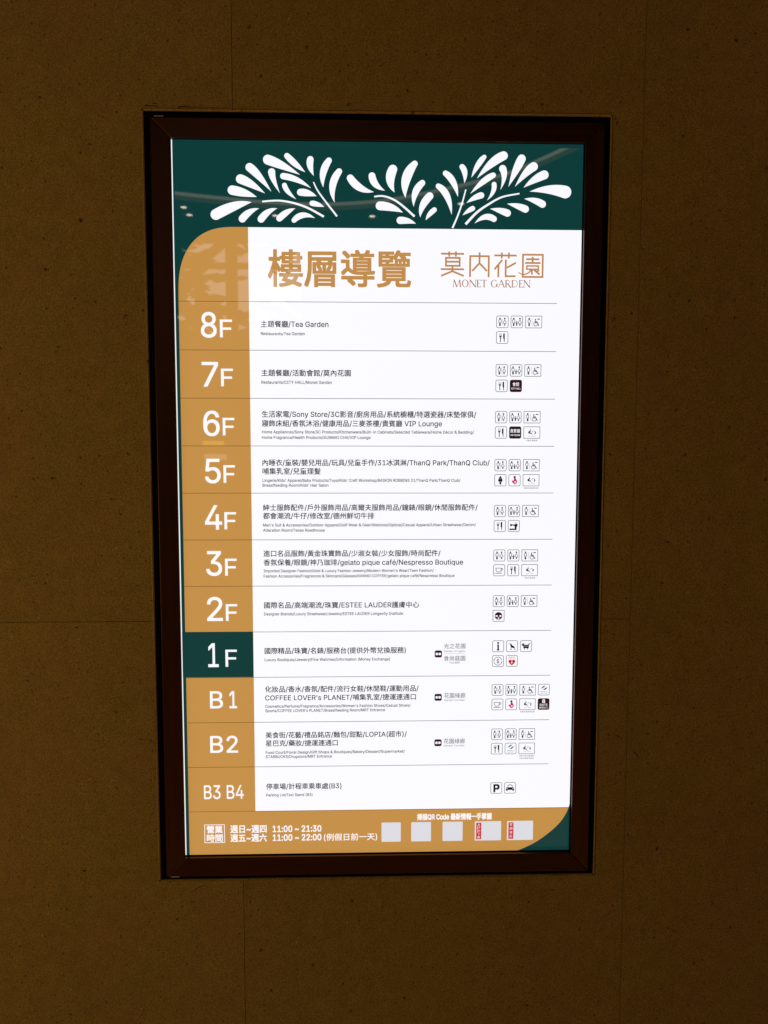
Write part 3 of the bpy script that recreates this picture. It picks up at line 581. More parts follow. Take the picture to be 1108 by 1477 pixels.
# ------------------------------------------------------------------ title and garden logo
t = MB(); t.text("樓層導覽", PY, M['goldink'], u0=-192.8, u1=55.3, v0=-454.4, v1=-392.2, bold=0.018); t.build("title_lettering", poster)
lg = MB(); K = 0.1893
def L(pts, wd=17, m='logoink', closed=False, w1=None):
    global lgy
    lgy -= 0.004
    lg.stroke([(108.9 + (x - 72) * K, -454.2 + (z - 82) * K) for x, z in pts], wd * K, lgy, M[m], w1 * K if w1 else None, closed)
lgy = PY
for p in ([(72, 103), (286, 103)], [(148, 82), (148, 128)], [(210, 82), (210, 128)], [(118, 175), (245, 175)], [(70, 243), (286, 243)],
          [(178, 215), (178, 264)], [(180, 260), (73, 304)], [(176, 260), (285, 304)],
          [(343, 313), (343, 123), (516, 123), (516, 313)], [(430, 88), (430, 190)], [(432, 184), (362, 258)], [(428, 184), (500, 258)],
          [(567, 115), (776, 115)], [(637, 88), (637, 142)], [(703, 88), (703, 142)], [(642, 155), (570, 242)], [(607, 195), (607, 313)],
          [(770, 180), (685, 226)], [(675, 152), (675, 303), (768, 303)],
          [(865, 147), (988, 147)], [(925, 124), (925, 184)], [(855, 181), (1000, 181)], [(920, 240), (920, 288)], [(938, 242), (992, 286)], [(988, 246), (956, 264)]):
    L(p)
L([(118, 140), (245, 140), (245, 212), (118, 212)], closed=True)
L([(835, 106), (1020, 106), (1020, 308), (835, 308)], closed=True)
L([(872, 208), (980, 208), (980, 238), (872, 238)], 14, closed=True)
L(qcurve([(912, 240), (892, 268), (850, 286), (815, 280), (793, 266)], 4), 15, w1=8)
# small roman capitals: (thick, thin) strokes on a unit cap height
T_, t_ = 0.15, 0.07
def sf(x, z, wd=0.20): return ('t', [(x - wd / 2, z), (x + wd / 2, z)])
GL = {'M': (1.18, [('t', [(0.10, 1), (0.20, 0)]), ('T', [(0.20, 0), (0.58, 1)]), ('t', [(0.58, 1), (0.95, 0)]), ('T', [(0.95, 0), (1.06, 1)]), sf(0.10, 0.97), sf(1.06, 0.97)]),
      'O': (1.05, [('O', (0.52, 0.5, 0.46))]),
      'N': (1.0, [('t', [(0.12, 1), (0.12, 0)]), ('T', [(0.10, 0), (0.88, 1)]), ('t', [(0.88, 1), (0.88, 0)]), sf(0.12, 0.97), sf(0.88, 0.03)]),
      'E': (0.62, [('T', [(0.14, 0), (0.14, 1)]), ('t', [(0.05, 0.03), (0.56, 0.03), (0.56, 0.16)]), ('t', [(0.14, 0.47), (0.48, 0.47)]), ('t', [(0.05, 0.97), (0.58, 0.97), (0.60, 0.82)])]),
      'T': (0.80, [('T', [(0.40, 0), (0.40, 1)]), ('t', [(0.04, 0.16), (0.06, 0.03), (0.75, 0.03), (0.77, 0.16)]), sf(0.40, 0.97, 0.3)]),
      'G': (1.06, [('C', (0.54, 0.5, 0.46)), ('T', [(0.90, 0.55), (0.90, 0.92)]), sf(0.90, 0.55, 0.26)]),
      'A': (0.92, [('t', [(0.06, 1), (0.44, 0)]), ('T', [(0.42, 0), (0.84, 1)]), ('t', [(0.20, 0.63), (0.66, 0.63)]), sf(0.06, 0.97), sf(0.84, 0.97)]),
      'R': (0.86, [('T', [(0.15, 0), (0.15, 1)]), ('t', [(0.05, 0.03), (0.40, 0.03), (0.56, 0.12), (0.60, 0.27), (0.54, 0.43), (0.38, 0.50), (0.15, 0.50)]), ('T', [(0.34, 0.50), (0.82, 1.04)]), sf(0.15, 0.97)]),
      'D': (1.0, [('T', [(0.15, 0), (0.15, 1)]), ('t', [(0.05, 0.03), (0.42, 0.03), (0.72, 0.16), (0.86, 0.50), (0.72, 0.84), (0.42, 0.97), (0.05, 0.97)])]),
      ' ': (0.42, [])}
adv = sum(GL[c][0] for c in "MONET GARDEN"); kx = (267.6 - 129.5) / adv; H = 12.9; x0 = 129.5; yy = PY
for c in "MONET GARDEN":
    wd, st = GL[c]
    for kind, pts in st:
        yy -= 0.004
        if kind in 'Tt':
            lg.stroke([(x0 + a * kx, -405.9 + b_ * H) for a, b_ in pts], (T_ if kind == 'T' else t_) * H, yy, M['serifink'])
        else:
            a, b_, r = pts; n = 30; lo, hi = (0, 360) if kind == 'O' else (35, 318)
            O1, I1 = [], []
            for i in range(n + 1):
                g = math.radians(lo + (hi - lo) * i / n); th = (t_ + (T_ - t_) * abs(math.cos(g))) 
                O1.append((x0 + (a + r * math.cos(g)) * kx, -405.9 + (b_ + 0.51 * math.sin(g)) * H))
                I1.append((x0 + (a + (r - th) * math.cos(g)) * kx, -405.9 + (b_ + (0.51 - th * 0.8) * math.sin(g)) * H))
            lg.strip(O1, I1, yy, M['serifink'])
    x0 += wd * kx
lg.build("garden_logo", poster)

# ------------------------------------------------------------------ floors
ROWS = [
 (("8", -311.2, -284.6, 18.6, 62.3), ("F", -278.2, -257.6, 31.5, 61.6), [("主題餐廳/Tea Garden", -88.8, 38.4)], [("Restaurants/Tea Garden", -130.4, 54.9)]),
 (("7", -311.0, -283.2, 21.1, 63.2), ("F", -277.6, -257.3, 32.6, 62.6), [("主題餐廳/活動會館/莫內花園", -49.8, 39.2)], [("Restaurants/CITY HALL/Monet Garden", -83.4, 55.6)]),
 (("6", -310.1, -282.0, 22.2, 66.2), ("F", -276.0, -256.0, 34.7, 64.8), [("生活家電/Sony Store/3C影音/廚房用品/系統櫥櫃/特選瓷器/床墊傢俱/", 173.7, 27.6), ("寢飾床組/香氛沐浴/健康用品/三麥茶樓/貴賓廳 VIP Lounge", 112.4, 43.8)],
  [("Home Appliances/Sony Store/3C Products/Kitchenware/Built-in Cabinets/Selected Tableware/Home Décor & Bedding/", 169.6, 58.9), ("Home Fragrance/Health Products/SUNMAI CHA/VIP Lounge", -14.8, 68.6)]),
 (("5", -308.4, -281.6, 23.2, 66.0), ("F", -275.9, -256.2, 34.4, 65.0), [("內睡衣/童裝/嬰兒用品/玩具/兒童手作/31冰淇淋/ThanQ Park/ThanQ Club/", 198.7, 29.4), ("哺集乳室/兒童理髮", -103.9, 44.7)],
  [("Lingerie/Kids' Apparel/Baby Products/Toys/Kids' Craft Workshop/BASKIN ROBBINS 31/ThanQ Park/ThanQ Club/", 146.3, 61.0), ("Breastfeeding Room/Kids' Hair Salon", -90.2, 69.7)]),
 (("4", -309.9, -280.4, 21.9, 64.8), ("F", -275.6, -255.4, 34.3, 64.4), [("紳士服飾配件/戶外服飾用品/高爾夫服飾用品/鐘錶/眼鏡/休閒服飾配件/", 178.0, 25.8), ("都會潮流/牛仔/修改室/德州鮮切牛排", -8.6, 40.7)],
  [("Men's Suit & Accessories/Outdoor Apparel/Golf Wear & Gear/Watches/Optical/Casual Apparel/Urban Streetwear/Denim/", 175.1, 57.2), ("Alteration Room/Texas Roadhouse", -97.1, 66.5)]),
 (("3", -309.3, -281.9, 20.3, 64.6), ("F", -275.7, -255.7, 34.1, 64.2), [("進口名品服飾/黃金珠寶飾品/少淑女裝/少女服飾/時尚配件/", 111.5, 24.7), ("香氛保養/眼鏡/神乃珈琲/gelato pique café/Nespresso Boutique", 152.6, 41.0)],
  [("Imported Designer Fashion/Gold & Luxury Fashion Jewelry/Modern Women's Wear/Teen Fashion/", 99.4, 56.2), ("Fashion Accessories/Fragrances & Skincare/Glasses/KANNO COFFEE/gelato pique café/Nespresso Boutique", 137.3, 65.7)]),
 (("2", -309.1, -281.8, 19.5, 62.8), ("F", -275.6, -255.7, 32.9, 62.8), [("國際名品/高端潮流/珠寶/ESTEE LAUDER護膚中心", 73.3, 35.0)], [("Designer Brands/Luxury Streetwear/Jewelry/ESTEE LAUDER Longevity Institute", 44.1, 51.0)]),
 (("1", -308.6, -290.6, 20.6, 63.8), ("F", -277.6, -257.5, 32.6, 63.4), [("國際精品/珠寶/名錶/服務台(提供外幣兌換服務)", 49.2, 35.0)], [("Luxury Boutiques/Jewelry/Fine Watches/Information (Money Exchange)", 20.3, 51.4)]),
 (("B", -306.8, -284.0, 25.5, 56.8), ("1", -271.8, -258.6, 25.5, 56.8), [("化妝品/香水/香氛/配件/流行女鞋/休閒鞋/運動用品/", 73.0, 22.4), ("COFFEE LOVER's PLANET/哺集乳室/捷運連通口", 68.1, 38.3)],
  [("Cosmetics/Perfume/Fragrance/Accessories/Women's Fashion Shoes/Casual Shoes/", 58.5, 54.2), ("Sports/COFFEE LOVER's PLANET/Breastfeeding Room/MRT Entrance", 11.6, 62.4)]),
 (("B", -307.8, -285.0, 25.2, 56.2), ("2", -278.0, -258.0, 24.9, 56.2), [("美食街/花藝/禮品銘店/麵包/甜點/LOPIA(超市)/", 51.5, 24.3), ("星巴克/藥妝/捷運連通口", -75.2, 39.7)],
  [("Food Court/Floral Design/Gift Shops & Boutiques/Bakery/Dessert/Supermarket/", 47.7, 57.0), ("STARBUCKS/Drugstore/MRT Entrance", -86.0, 65.0)]),
 (("B3 B4", -320.8, -248.6, 34.2, 60.2), None, [("停車場/計程車乘車處(B3)", -68.9, 37.6)], [("Parking Lot/Taxi Stand (B3)", -122.3, 53.8)]),
]
for i, (d, f, zh, en) in enumerate(ROWS):
    v = TOP[i]
    mb = MB()
    for g in (d, f):
        if g: mb.text(g[0], PY - 0.3, M['white'], u0=g[1], u1=g[2], v0=v + g[3], v1=v + g[4], bold=0.007)
    mb.build("floor_number", poster)
    mb = MB()
    for s_, u1, c in zh: mb.text(s_, PY, M['text'], u0=-207.0, u1=u1, em=12.4, base=v + c + 0.38 * 12.4, bold=0.017)
    mb.build("chinese_listing", poster)
    mb = MB()
    for s_, u1, c in en: mb.text(s_, PY, M['small'], u0=-207.2, u1=u1, em=7.0, base=v + c + 2.6, bold=0.020)
    mb.build("english_listing", poster)

# garden names beside the metro mark
def metro(u, v):
    mb = MB(); mb.poly(MB.rr(u, v, u + 13.4, v + 13.0, 3), PY, M['maroon'])
    mb.poly(MB.rr(u + 1.8, v + 4.2, u + 6.2, v + 8.8, 1.6), PY - 0.1, M['white']); mb.poly(MB.rr(u + 7.2, v + 4.2, u + 11.6, v + 8.8, 1.6), PY - 0.1, M['white'])
    mb.build("metro_mark", poster)
metro(102.2, TOP[7] + 36.2); metro(102.4, TOP[8] + 33.4); metro(102.7, TOP[9] + 35.3)
mb = MB(); v = TOP[7]
mb.text("光之花園", PY, M['small'], u0=119, u1=158.4, v0=v + 23.4, v1=v + 33.0); mb.text("Garden of Lights", PY, M['small'], u0=119, u1=157.6, em=4.6, base=v + 39.4)
mb.rect(119, v + 42.2, 157.6, v + 42.7, PY, M['line'])
mb.text("食尚庭園", PY, M['small'], u0=119, u1=158.4, v0=v + 46.1, v1=v + 55.7); mb.text("The BBR", PY, M['small'], u0=128.8, u1=148.1, em=4.6, base=v + 60.8)
mb.build("garden_listing", poster)
for i, dv in ((8, 31.9), (9, 34.0)):
    mb = MB(); v = TOP[i] + dv
    mb.text("花園綠廊", PY, M['small'], u0=120.2, u1=159.2, v0=v, v1=v + 9.7); mb.text("Garden Corridor", PY, M['small'], u0=120.2, u1=158.4, em=4.6, base=v + 15.0)
    mb.build("garden_listing", poster)

# ------------------------------------------------------------------ pictograms (21.7 mm boxes)
S = 21.7
class Icon(MB):
    def __init__(s, u, v, wd=S, fill=None, square=False):
        super().__init__(); s.u, s.w0, s.y = u, v, PY; r = 1.2 if square else 3.4
        if fill: s.poly(MB.rr(u, v, u + wd, v + S, r), s.y, fill)
        else:
            s.strip(MB.rr(u, v, u + wd, v + S, r), MB.rr(u + 1.15, v + 1.15, u + wd - 1.15, v + S - 1.15, max(r - 1.15, 0.3)), s.y, M['grey'], True)
    def nx(s): s.y -= 0.006; return s.y
    def P(s, pts): return [(s.u + a, s.w0 + b) for a, b in pts]
    def po(s, pts, m='text'): s.poly(s.P(pts), s.nx(), M[m])
    def st(s, pts, wd=0.8, m='text', closed=False): s.stroke(s.P(pts), wd, s.nx(), M[m], None, closed)
    def di(s, a, b, r, m='text', rv=None): s.disc(s.u + a, s.w0 + b, r, s.nx(), M[m], rv)
    def tx(s, body, a, b, c, d, m='white', bold=0.01): s.text(body, s.nx(), M[m], u0=s.u + a, u1=s.u + c, v0=s.w0 + b, v1=s.w0 + d, bold=bold)
def man(ic, x, wd=0.9, m='text'):
    ic.di(x, 5.1, 1.45, m)
    ic.st([(x - 2.0, 12.2), (x - 2.2, 7.8), (x - 1.2, 7.1), (x + 1.2, 7.1), (x + 2.2, 7.8), (x + 2.0, 12.2)], wd, m)
    ic.st([(x - 1.1, 11.4), (x - 0.9, 17.6), (x, 17.6), (x, 13.0)], wd, m); ic.st([(x + 1.1, 11.4), (x + 0.9, 17.6), (x + 0.1, 17.6)], wd, m)
def woman(ic, x, wd=0.9, m='text'):
    ic.di(x, 5.1, 1.45, m)
    ic.st([(x, 7.2), (x - 2.7, 12.6), (x - 1.2, 14.0), (x + 1.2, 14.0), (x + 2.7, 12.6)], wd, m, True)
    ic.st([(x - 0.75, 13.8), (x - 0.6, 17.8)], wd, m); ic.st([(x + 0.75, 13.8), (x + 0.6, 17.8)], wd, m)
def i_toilet(u, v):
    ic = Icon(u, v); man(ic, 6.6); woman(ic, 15.0); ic.st([(10.7, 5), (10.7, 17.5)], 0.5, 'grey'); return ic, "restroom pictogram of a man and a woman"
def i_family(u, v):
    ic = Icon(u, v); man(ic, 5.4); woman(ic, 16.4)
    ic.di(10.8, 10.2, 1.0); ic.po([(9.9, 11.4), (11.7, 11.4), (12.0, 17.4), (9.6, 17.4)]); ic.st([(7.6, 12.8), (14.0, 12.8)], 0.8); return ic, "family room pictogram of two adults holding a child"
def i_wheel(u, v):
    ic = Icon(u, v, 30.2, square=True); man(ic, 7.2); ic.st([(12.3, 4.5), (12.3, 17.6)], 0.5, 'grey')
    ic.di(18.2, 6.8, 1.2); ic.st([(18.0, 8.2), (18.4, 12.4), (22.4, 12.4), (24.2, 16.6), (25.4, 16.0)], 1.2); ic.st([(18.2, 10.0), (22, 10.0)], 0.9)
    ic.ring(ic.u + 19.0, ic.w0 + 14.2, 3.6, 1.0, ic.nx(), M['text']); ic.po([(21.6, 5.0), (26.2, 5.0), (26.2, 6.6), (21.6, 6.6)], 'small'); return ic, "accessible restroom pictogram with a wheelchair"
def i_fork(u, v):
    ic = Icon(u, v)
    for dx in (-1.9, 0, 1.9): ic.st([(7.8 + dx, 4.0), (7.8 + dx, 8.6)], 0.6)
    ic.po([(5.4, 8.0), (10.2, 8.0), (9.0, 10.6), (8.5, 11.0), (8.5, 18.6), (7.1, 18.6), (7.1, 11.0), (6.6, 10.6)])
    ic.po([(12.6, 4.4), (14.0, 3.4), (15.3, 3.8), (15.4, 12.8), (15.1, 18.6), (14.0, 18.6), (13.8, 13.4), (12.6, 12.4)]); return ic, "restaurant pictogram of fork and knife"
def i_block(a, b):
    def f(u, v):
        ic = Icon(u, v, fill=M['maroon']); n = len(a)
        ic.tx(a, 10.8 - n * 2.9, 4.4, 10.8 + n * 2.9, 11.2); ic.tx(b, 2.4, 14.0, 19.4, 17.0, bold=0.02); return ic, "dark room plate reading %s %s" % (a, b)
    return f
def i_charge(cap):
    def f(u, v):
        ic = Icon(u, v, 30.2, square=True)
        ic.st([(12.4, 3.6), (12.4, 8.2)], 0.6, 'grey'); ic.di(12.4, 7.0, 0.9)
        ic.po([(8.4, 10.2), (10.4, 8.0), (14.4, 8.2), (12.0, 9.6), (11.4, 10.8), (14.8, 11.4), (15.2, 13.6), (12.2, 12.8), (9.2, 12.4)])
        ic.arc(ic.u + 18.8, ic.w0 + 11.0, 3.0, 200, 340, 0.7, ic.nx(), M['small']); ic.po([(20.4, 8.6), (22.6, 9.6), (22.8, 11.8), (20.6, 13.6), (19.6, 12.8), (21.0, 11.2)])
        ic.st([(14.4, 14.2), (17.2, 15.0)], 0.6); ic.st([(8.6, 17.2), (14.6, 17.2)], 0.5, 'grey'); ic.st([(16.6, 17.2), (21.8, 17.2)], 0.7, 'grey')
        for k, s_ in enumerate(cap):
            ic.tx(s_, 4.6 - (len(s_) - 6) * 1.6, 23.6 + k * 4.6, 25.6 + (len(s_) - 6) * 1.6, 26.4 + k * 4.6, 'text', 0.0)
        return ic, "wide charging service pictogram with small caption"
    return f
def i_icecream(u, v):
    ic = Icon(u, v); ic.po([(10.9, 2.6), (12.6, 5.4), (14.2, 8.4), (14.9, 11.6), (13.6, 14.2), (12.6, 14.8), (12.4, 18.6), (9.6, 18.6), (9.4, 14.8), (8.2, 14.2), (7.0, 11.6), (7.6, 8.4), (9.2, 5.4)])
    ic.st([(8.6, 13.2), (13.2, 13.6)], 0.5, 'card'); ic.st([(9.2, 9.0), (12.8, 7.6)], 0.4, 'card'); return ic, "ice cream pictogram in solid black"
def i_nurse(u, v):
    ic = Icon(u, v); ic.di(11.2, 5.2, 2.0, 'maroon'); ic.po([(9.6, 7.2), (12.8, 7.0), (14.6, 10.2), (15.8, 13.4), (14.6, 16.4), (11.6, 18.2), (9.4, 16.8), (6.8, 14.4), (5.6, 11.2), (8.2, 11.8), (9.8, 10.6)], 'pink')
    ic.di(12.0, 14.0, 1.7, 'white', 1.2); return ic, "pink nursing room pictogram"
def i_sewing(u, v):
    ic = Icon(u, v); ic.po([(2.8, 15.6), (15.8, 15.6), (15.8, 18.2), (2.8, 18.2)]); ic.po([(12.6, 15.7), (12.6, 11.4), (8.6, 9.6), (5.2, 12.0), (4.0, 9.4), (4.6, 6.8), (8.6, 8.2), (13.0, 8.0), (14.4, 6.2), (17.4, 7.6), (18.0, 9.6), (16.6, 11.2), (15.8, 15.7)])
    ic.di(14.4, 5.0, 0.8); return ic, "alteration pictogram of a sewing machine"
def i_cup(u, v):
    ic = Icon(u, v); ic.st([(4.8, 7.0), (14.8, 7.0), (14.4, 11.0), (12.6, 14.0), (7.2, 14.0), (5.4, 11.0)], 0.95, 'small', True)
    ic.st([(14.8, 7.8), (17.2, 7.8), (17.4, 9.6), (14.4, 12.0)], 0.9, 'small'); ic.st([(3.4, 16.4), (16.8, 16.4)], 1.0, 'small'); return ic, "coffee pictogram of a cup on a saucer"
def i_face(u, v):
    ic = Icon(u, v, square=True); ic.di(10.8, 11.0, 7.0, 'maroon'); ic.di(7.3, 11.2, 2.3, 'white', 1.5); ic.di(14.3, 11.2, 2.3, 'white', 1.5); ic.di(10.8, 15.2, 1.5, 'white'); return ic, "skin care pictogram of a masked face"
def i_info(u, v):
    ic = Icon(u, v); ic.di(10.8, 4.8, 1.9); ic.po([(8.6, 7.8), (12.4, 7.8), (12.4, 17.0), (13.4, 17.0), (13.4, 18.8), (8.4, 18.8), (8.4, 17.0), (9.5, 17.0), (9.5, 9.4), (8.6, 9.4)]); return ic, "information pictogram with letter i"
def i_stroller(u, v):
    ic = Icon(u, v); ic.st([(4.8, 4.8), (7.4, 6.6), (9.4, 13.6), (8.8, 16.4)], 0.8); ic.po([(7.4, 6.8), (9.8, 6.2), (10.6, 9.0), (15.4, 11.6), (16.0, 14.6), (10.2, 14.0)]); ic.st([(15.0, 14.0), (16.4, 16.6)], 0.7)
    ic.di(9.0, 17.2, 1.0); ic.di(16.2, 17.2, 1.0); return ic, "pushchair pictogram"
def i_dog(u, v):
    ic = Icon(u, v); ic.po([(2.8, 8.6), (4.4, 6.4), (5.2, 4.8), (6.8, 6.2), (7.4, 8.2), (12.8, 8.6), (15.8, 7.2), (18.6, 4.4), (19.2, 5.0), (16.6, 8.4), (15.6, 14.6), (13.8, 16.4), (12.8, 14.8), (9.0, 14.8), (7.8, 16.6), (6.2, 14.4), (5.6, 10.4), (3.2, 10.0)])
    ic.st([(6.4, 11.0), (15.4, 10.8)], 0.5, 'card'); ic.di(7.6, 17.0, 0.8, 'grey'); ic.di(13.6, 17.0, 0.8, 'grey'); return ic, "pet cart pictogram of a dog"
def i_money(u, v):
    ic = Icon(u, v); ic.arc(ic.u + 10.8, ic.w0 + 11, 7.4, 195, 350, 0.95, ic.nx(), M['small']); ic.arc(ic.u + 10.8, ic.w0 + 11, 7.4, 15, 170, 0.95, ic.nx(), M['small'])
    ic.po([(2.6, 8.4), (5.2, 9.0), (3.2, 11.0)]); ic.po([(19.0, 13.6), (16.4, 13.0), (18.4, 11.0)]); ic.tx("$", 8.4, 6.6, 13.2, 15.6, 'text', 0.01); return ic, "currency exchange pictogram with dollar sign"
def i_aed(u, v):
    ic = Icon(u, v); ic.tx("AED", 4.6, 2.8, 17.0, 6.4, 'red', 0.0)
    ic.po([(10.8, 19.4), (6.0, 14.8), (4.6, 11.6), (5.6, 9.0), (8.2, 8.4), (10.8, 10.0), (13.4, 8.4), (16.2, 9.0), (17.2, 11.6), (15.8, 14.8)], 'red'); ic.po([(11.6, 10.6), (9.2, 13.8), (10.6, 14.0), (9.8, 17.0), (12.8, 13.0), (11.2, 12.8)], 'white'); return ic, "red heart defibrillator pictogram reading AED"
def i_mrt(u, v):
    ic = Icon(u, v); ic.po([(3.6, 8.0), (6.6, 7.4), (9.4, 4.2), (14.6, 3.0), (11.6, 6.0), (8.2, 8.6)], 'teal'); ic.po([(7.6, 11.0), (11.0, 10.2), (13.4, 7.6), (18.2, 6.6), (15.4, 9.2), (12.4, 11.6)], 'navy')
    ic.tx("捷運站", 4.2, 13.4, 17.6, 15.8, 'teal', 0.0); ic.tx("METRO", 5.0, 17.0, 16.8, 18.8, 'navy', 0.0); return ic, "metro pictogram with two blue waves"
def i_gate(u, v):
    ic = Icon(u, v, fill=M['maroon']); ic.tx("8", 8.4, 2.0, 13.4, 8.6, bold=0.03); ic.tx("GATE", 3.6, 10.2, 18.0, 14.0, bold=0.02); ic.tx("捷運出口", 2.8, 15.4, 19.0, 19.4, bold=0.0); return ic, "dark gate number plate"
def i_park(u, v):
    ic = Icon(u, v); ic.tx("P", 6.4, 4.4, 16.2, 18.2, 'text', 0.045); return ic, "parking pictogram with letter P"
def i_taxi(u, v):
    ic = Icon(u, v); ic.arc(ic.u + 11.0, ic.w0 + 10.2, 5.2, 200, 340, 1.2, ic.nx(), M['text'])
    ic.po([(4.4, 9.8), (17.6, 9.8), (18.6, 12.0), (18.6, 14.6), (17.6, 16.8), (15.8, 16.8), (15.4, 14.8), (6.6, 14.8), (6.2, 16.8), (4.4, 16.8), (3.4, 14.6), (3.4, 12.0)])
    ic.di(5.4, 12.0, 0.9, 'white'); ic.di(16.6, 12.0, 0.9, 'white'); return ic, "taxi pictogram of a car front"
A3 = (i_toilet, i_family, i_wheel)
CH1 = i_charge(["行動充電服務"]); CH2 = i_charge(["手機充電服務站點"]); CH3 = i_charge(["自助行動充電服務", "兒童遊戲推車服務"])
GRID = [
 (21.5, 48.9, A3, (i_fork,)), (22.5, 49.8, A3, (i_fork, i_block("會館", "CITY HALL"))), (21.2, 48.5, A3, (i_fork, i_block("貴賓廳", "VIP ROOM"), CH1)),
 (23.0, 50.0, A3, (i_icecream, i_nurse, CH2)), (21.6, 48.8, A3, (i_fork, i_sewing)), (18.6, 45.6, A3, (i_cup, i_fork, CH1)), (18.6, 45.6, A3, (i_face,)),
 (18.2, 45.8, (i_info, i_stroller, i_dog), (i_money, i_aed)), (16.1, 43.4, A3 + (i_mrt,), (i_cup, i_nurse, CH2, i_gate)), (16.0, 43.2, A3, (i_fork, i_mrt, CH3)), (34.5, 0, (i_park, i_taxi), ())]
US = (207.6, 233.2, 258.9, 293.2)
for i, (a, b, r1, r2) in enumerate(GRID):
    for dv, row in ((a, r1), (b, r2)):
        for k, fn in enumerate(row):
            ic, lab = fn(US[k], TOP[i] + dv); ic.build("pictogram", poster, lab)

# ------------------------------------------------------------------ opening hours and service cards in the gold foot
mb = MB(); b = (-321.6, 581.8, -284.2, 617.0)
mb.strip([(b[0], b[1]), (b[2], b[1]), (b[2], b[3]), (b[0], b[3])], [(b[0] + 1.1, b[1] + 1.1), (b[2] - 1.1, b[1] + 1.1), (b[2] - 1.1, b[3] - 1.1), (b[0] + 1.1, b[3] - 1.1)], PY, M['white'], True)
mb.text("營業", PY, M['white'], u0=-317.2, u1=-288.4, v0=584.4, v1=598.2, bold=0.02); mb.text("時間", PY, M['white'], u0=-317.2, u1=-288.4, v0=600.6, v1=614.6, bold=0.02)
mb.text("週日~週四", PY, M['white'], u0=-273.7, u1=-207.4, v0=584.0, v1=598.4, bold=0.02); mb.text("週五~週六", PY, M['white'], u0=-273.7, u1=-207.4, v0=601.0, v1=615.4, bold=0.02)
mb.text("11:00 ~ 21:30", PY, M['white'], u0=-195.8, u1=-106.5, v0=585.8, v1=597.6, bold=0.022)
mb.text("11:00 ~ 22:00", PY, M['white'], u0=-195.8, u1=-106.5, v0=602.6, v1=614.4, bold=0.022)
mb.text("(例假日前一天)", PY, M['white'], u0=-101.5, u1=-2.9, em=14.6, base=614.4, bold=0.012)
mb.build("opening_hours", poster)
mb = MB(); mb.text("掃描QR Code 最新情報一手掌握", PY, M['white'], u0=71.7, u1=210.6, v0=566.2, v1=578.4, bold=0.026); mb.build("caption_lettering", poster)
for u0, u1, tab in ((5.3, 41.1, None), (60.6, 97.4, None), (119.1, 156.5, None), (179.3, 228.5, "APP下載"), (239.7, 288.4, "官網資訊")):
    mb = MB(); mb.poly(MB.rr(u0, 582.2, u1, 619.2, 1.5), PY, M['card'])
    if tab:
        mb.rect(u0 + 2.6, 584.8, u0 + 12.0, 616.6, PY - 0.1, M['red']); n = len(tab); st = 30.0 / n
        for k, c in enumerate(tab): mb.text(c, PY - 0.2, M['card'], u0=u0 + 4.7, u1=u0 + 9.9, v0=586.2 + k * st, v1=586.2 + k * st + min(st - 1, 5.6), bold=0.01)
    mb.build("service_card", poster)

# ------------------------------------------------------------------ hall lights that the glossy poster mirrors
cv = MB(); m1, n1, l1, b1 = mat("cove_lamp"); b1.inputs["Base Color"].default_value = (0.2, 0.17, 0.14, 1); b1.inputs["Emission Color"].default_value = (1, 0.84, 0.66, 1); b1.inputs["Emission Strength"].default_value = 1.8
m2, n2, l2, b2 = mat("cove_lip"); b2.inputs["Base Color"].default_value = (0.2, 0.13, 0.07, 1); b2.inputs["Emission Color"].default_value = (0.8, 0.5, 0.25, 1); b2.inputs["Emission Strength"].default_value = 0.45  # no lamp itself: the cove's dim glow on the lip is put into emission
PC = qcurve([(-1.9, -3.62), (-1.313, -3.857), (-1.059, -3.946), (-0.609, -4.061), (-0.23, -4.072), (0.149, -3.972), (0.544, -3.718), (0.855, -3.458), (1.013, -3.217), (1.111, -3.049), (1.30, -2.72)], 6)
for z0, z1, m in ((3.286, 3.308, m1), (3.262, 3.286, m2)):
    b = len(cv.v); k = cv.face_m(m); n = len(PC)
    for d in (0.0, -0.02): cv.v += [(x, y + d, z0) for x, y in PC] + [(x, y + d, z1) for x, y in PC]
    for i in range(n - 1):
        cv.f += [[b + i, b + i + 1, b + n + i + 1, b + n + i], [b + 2 * n + i, b + 3 * n + i, b + 3 * n + i + 1, b + 2 * n + i + 1],
                 [b + i, b + 2 * n + i, b + 2 * n + i + 1, b + i + 1], [b + n + i, b + n + i + 1, b + 3 * n + i + 1, b + 3 * n + i]]
        cv.mi += [k] * 4
cove = cv.build("cove_light"); cove['label'] = "long curved ceiling cove light mirrored as a pale arc across the green header"; cove['category'] = "ceiling light"
m3, n3, l3, b3 = mat("downlight_lens"); b3.inputs["Emission Color"].default_value = (1, 0.86, 0.74, 1); b3.inputs["Emission Strength"].default_value = 20
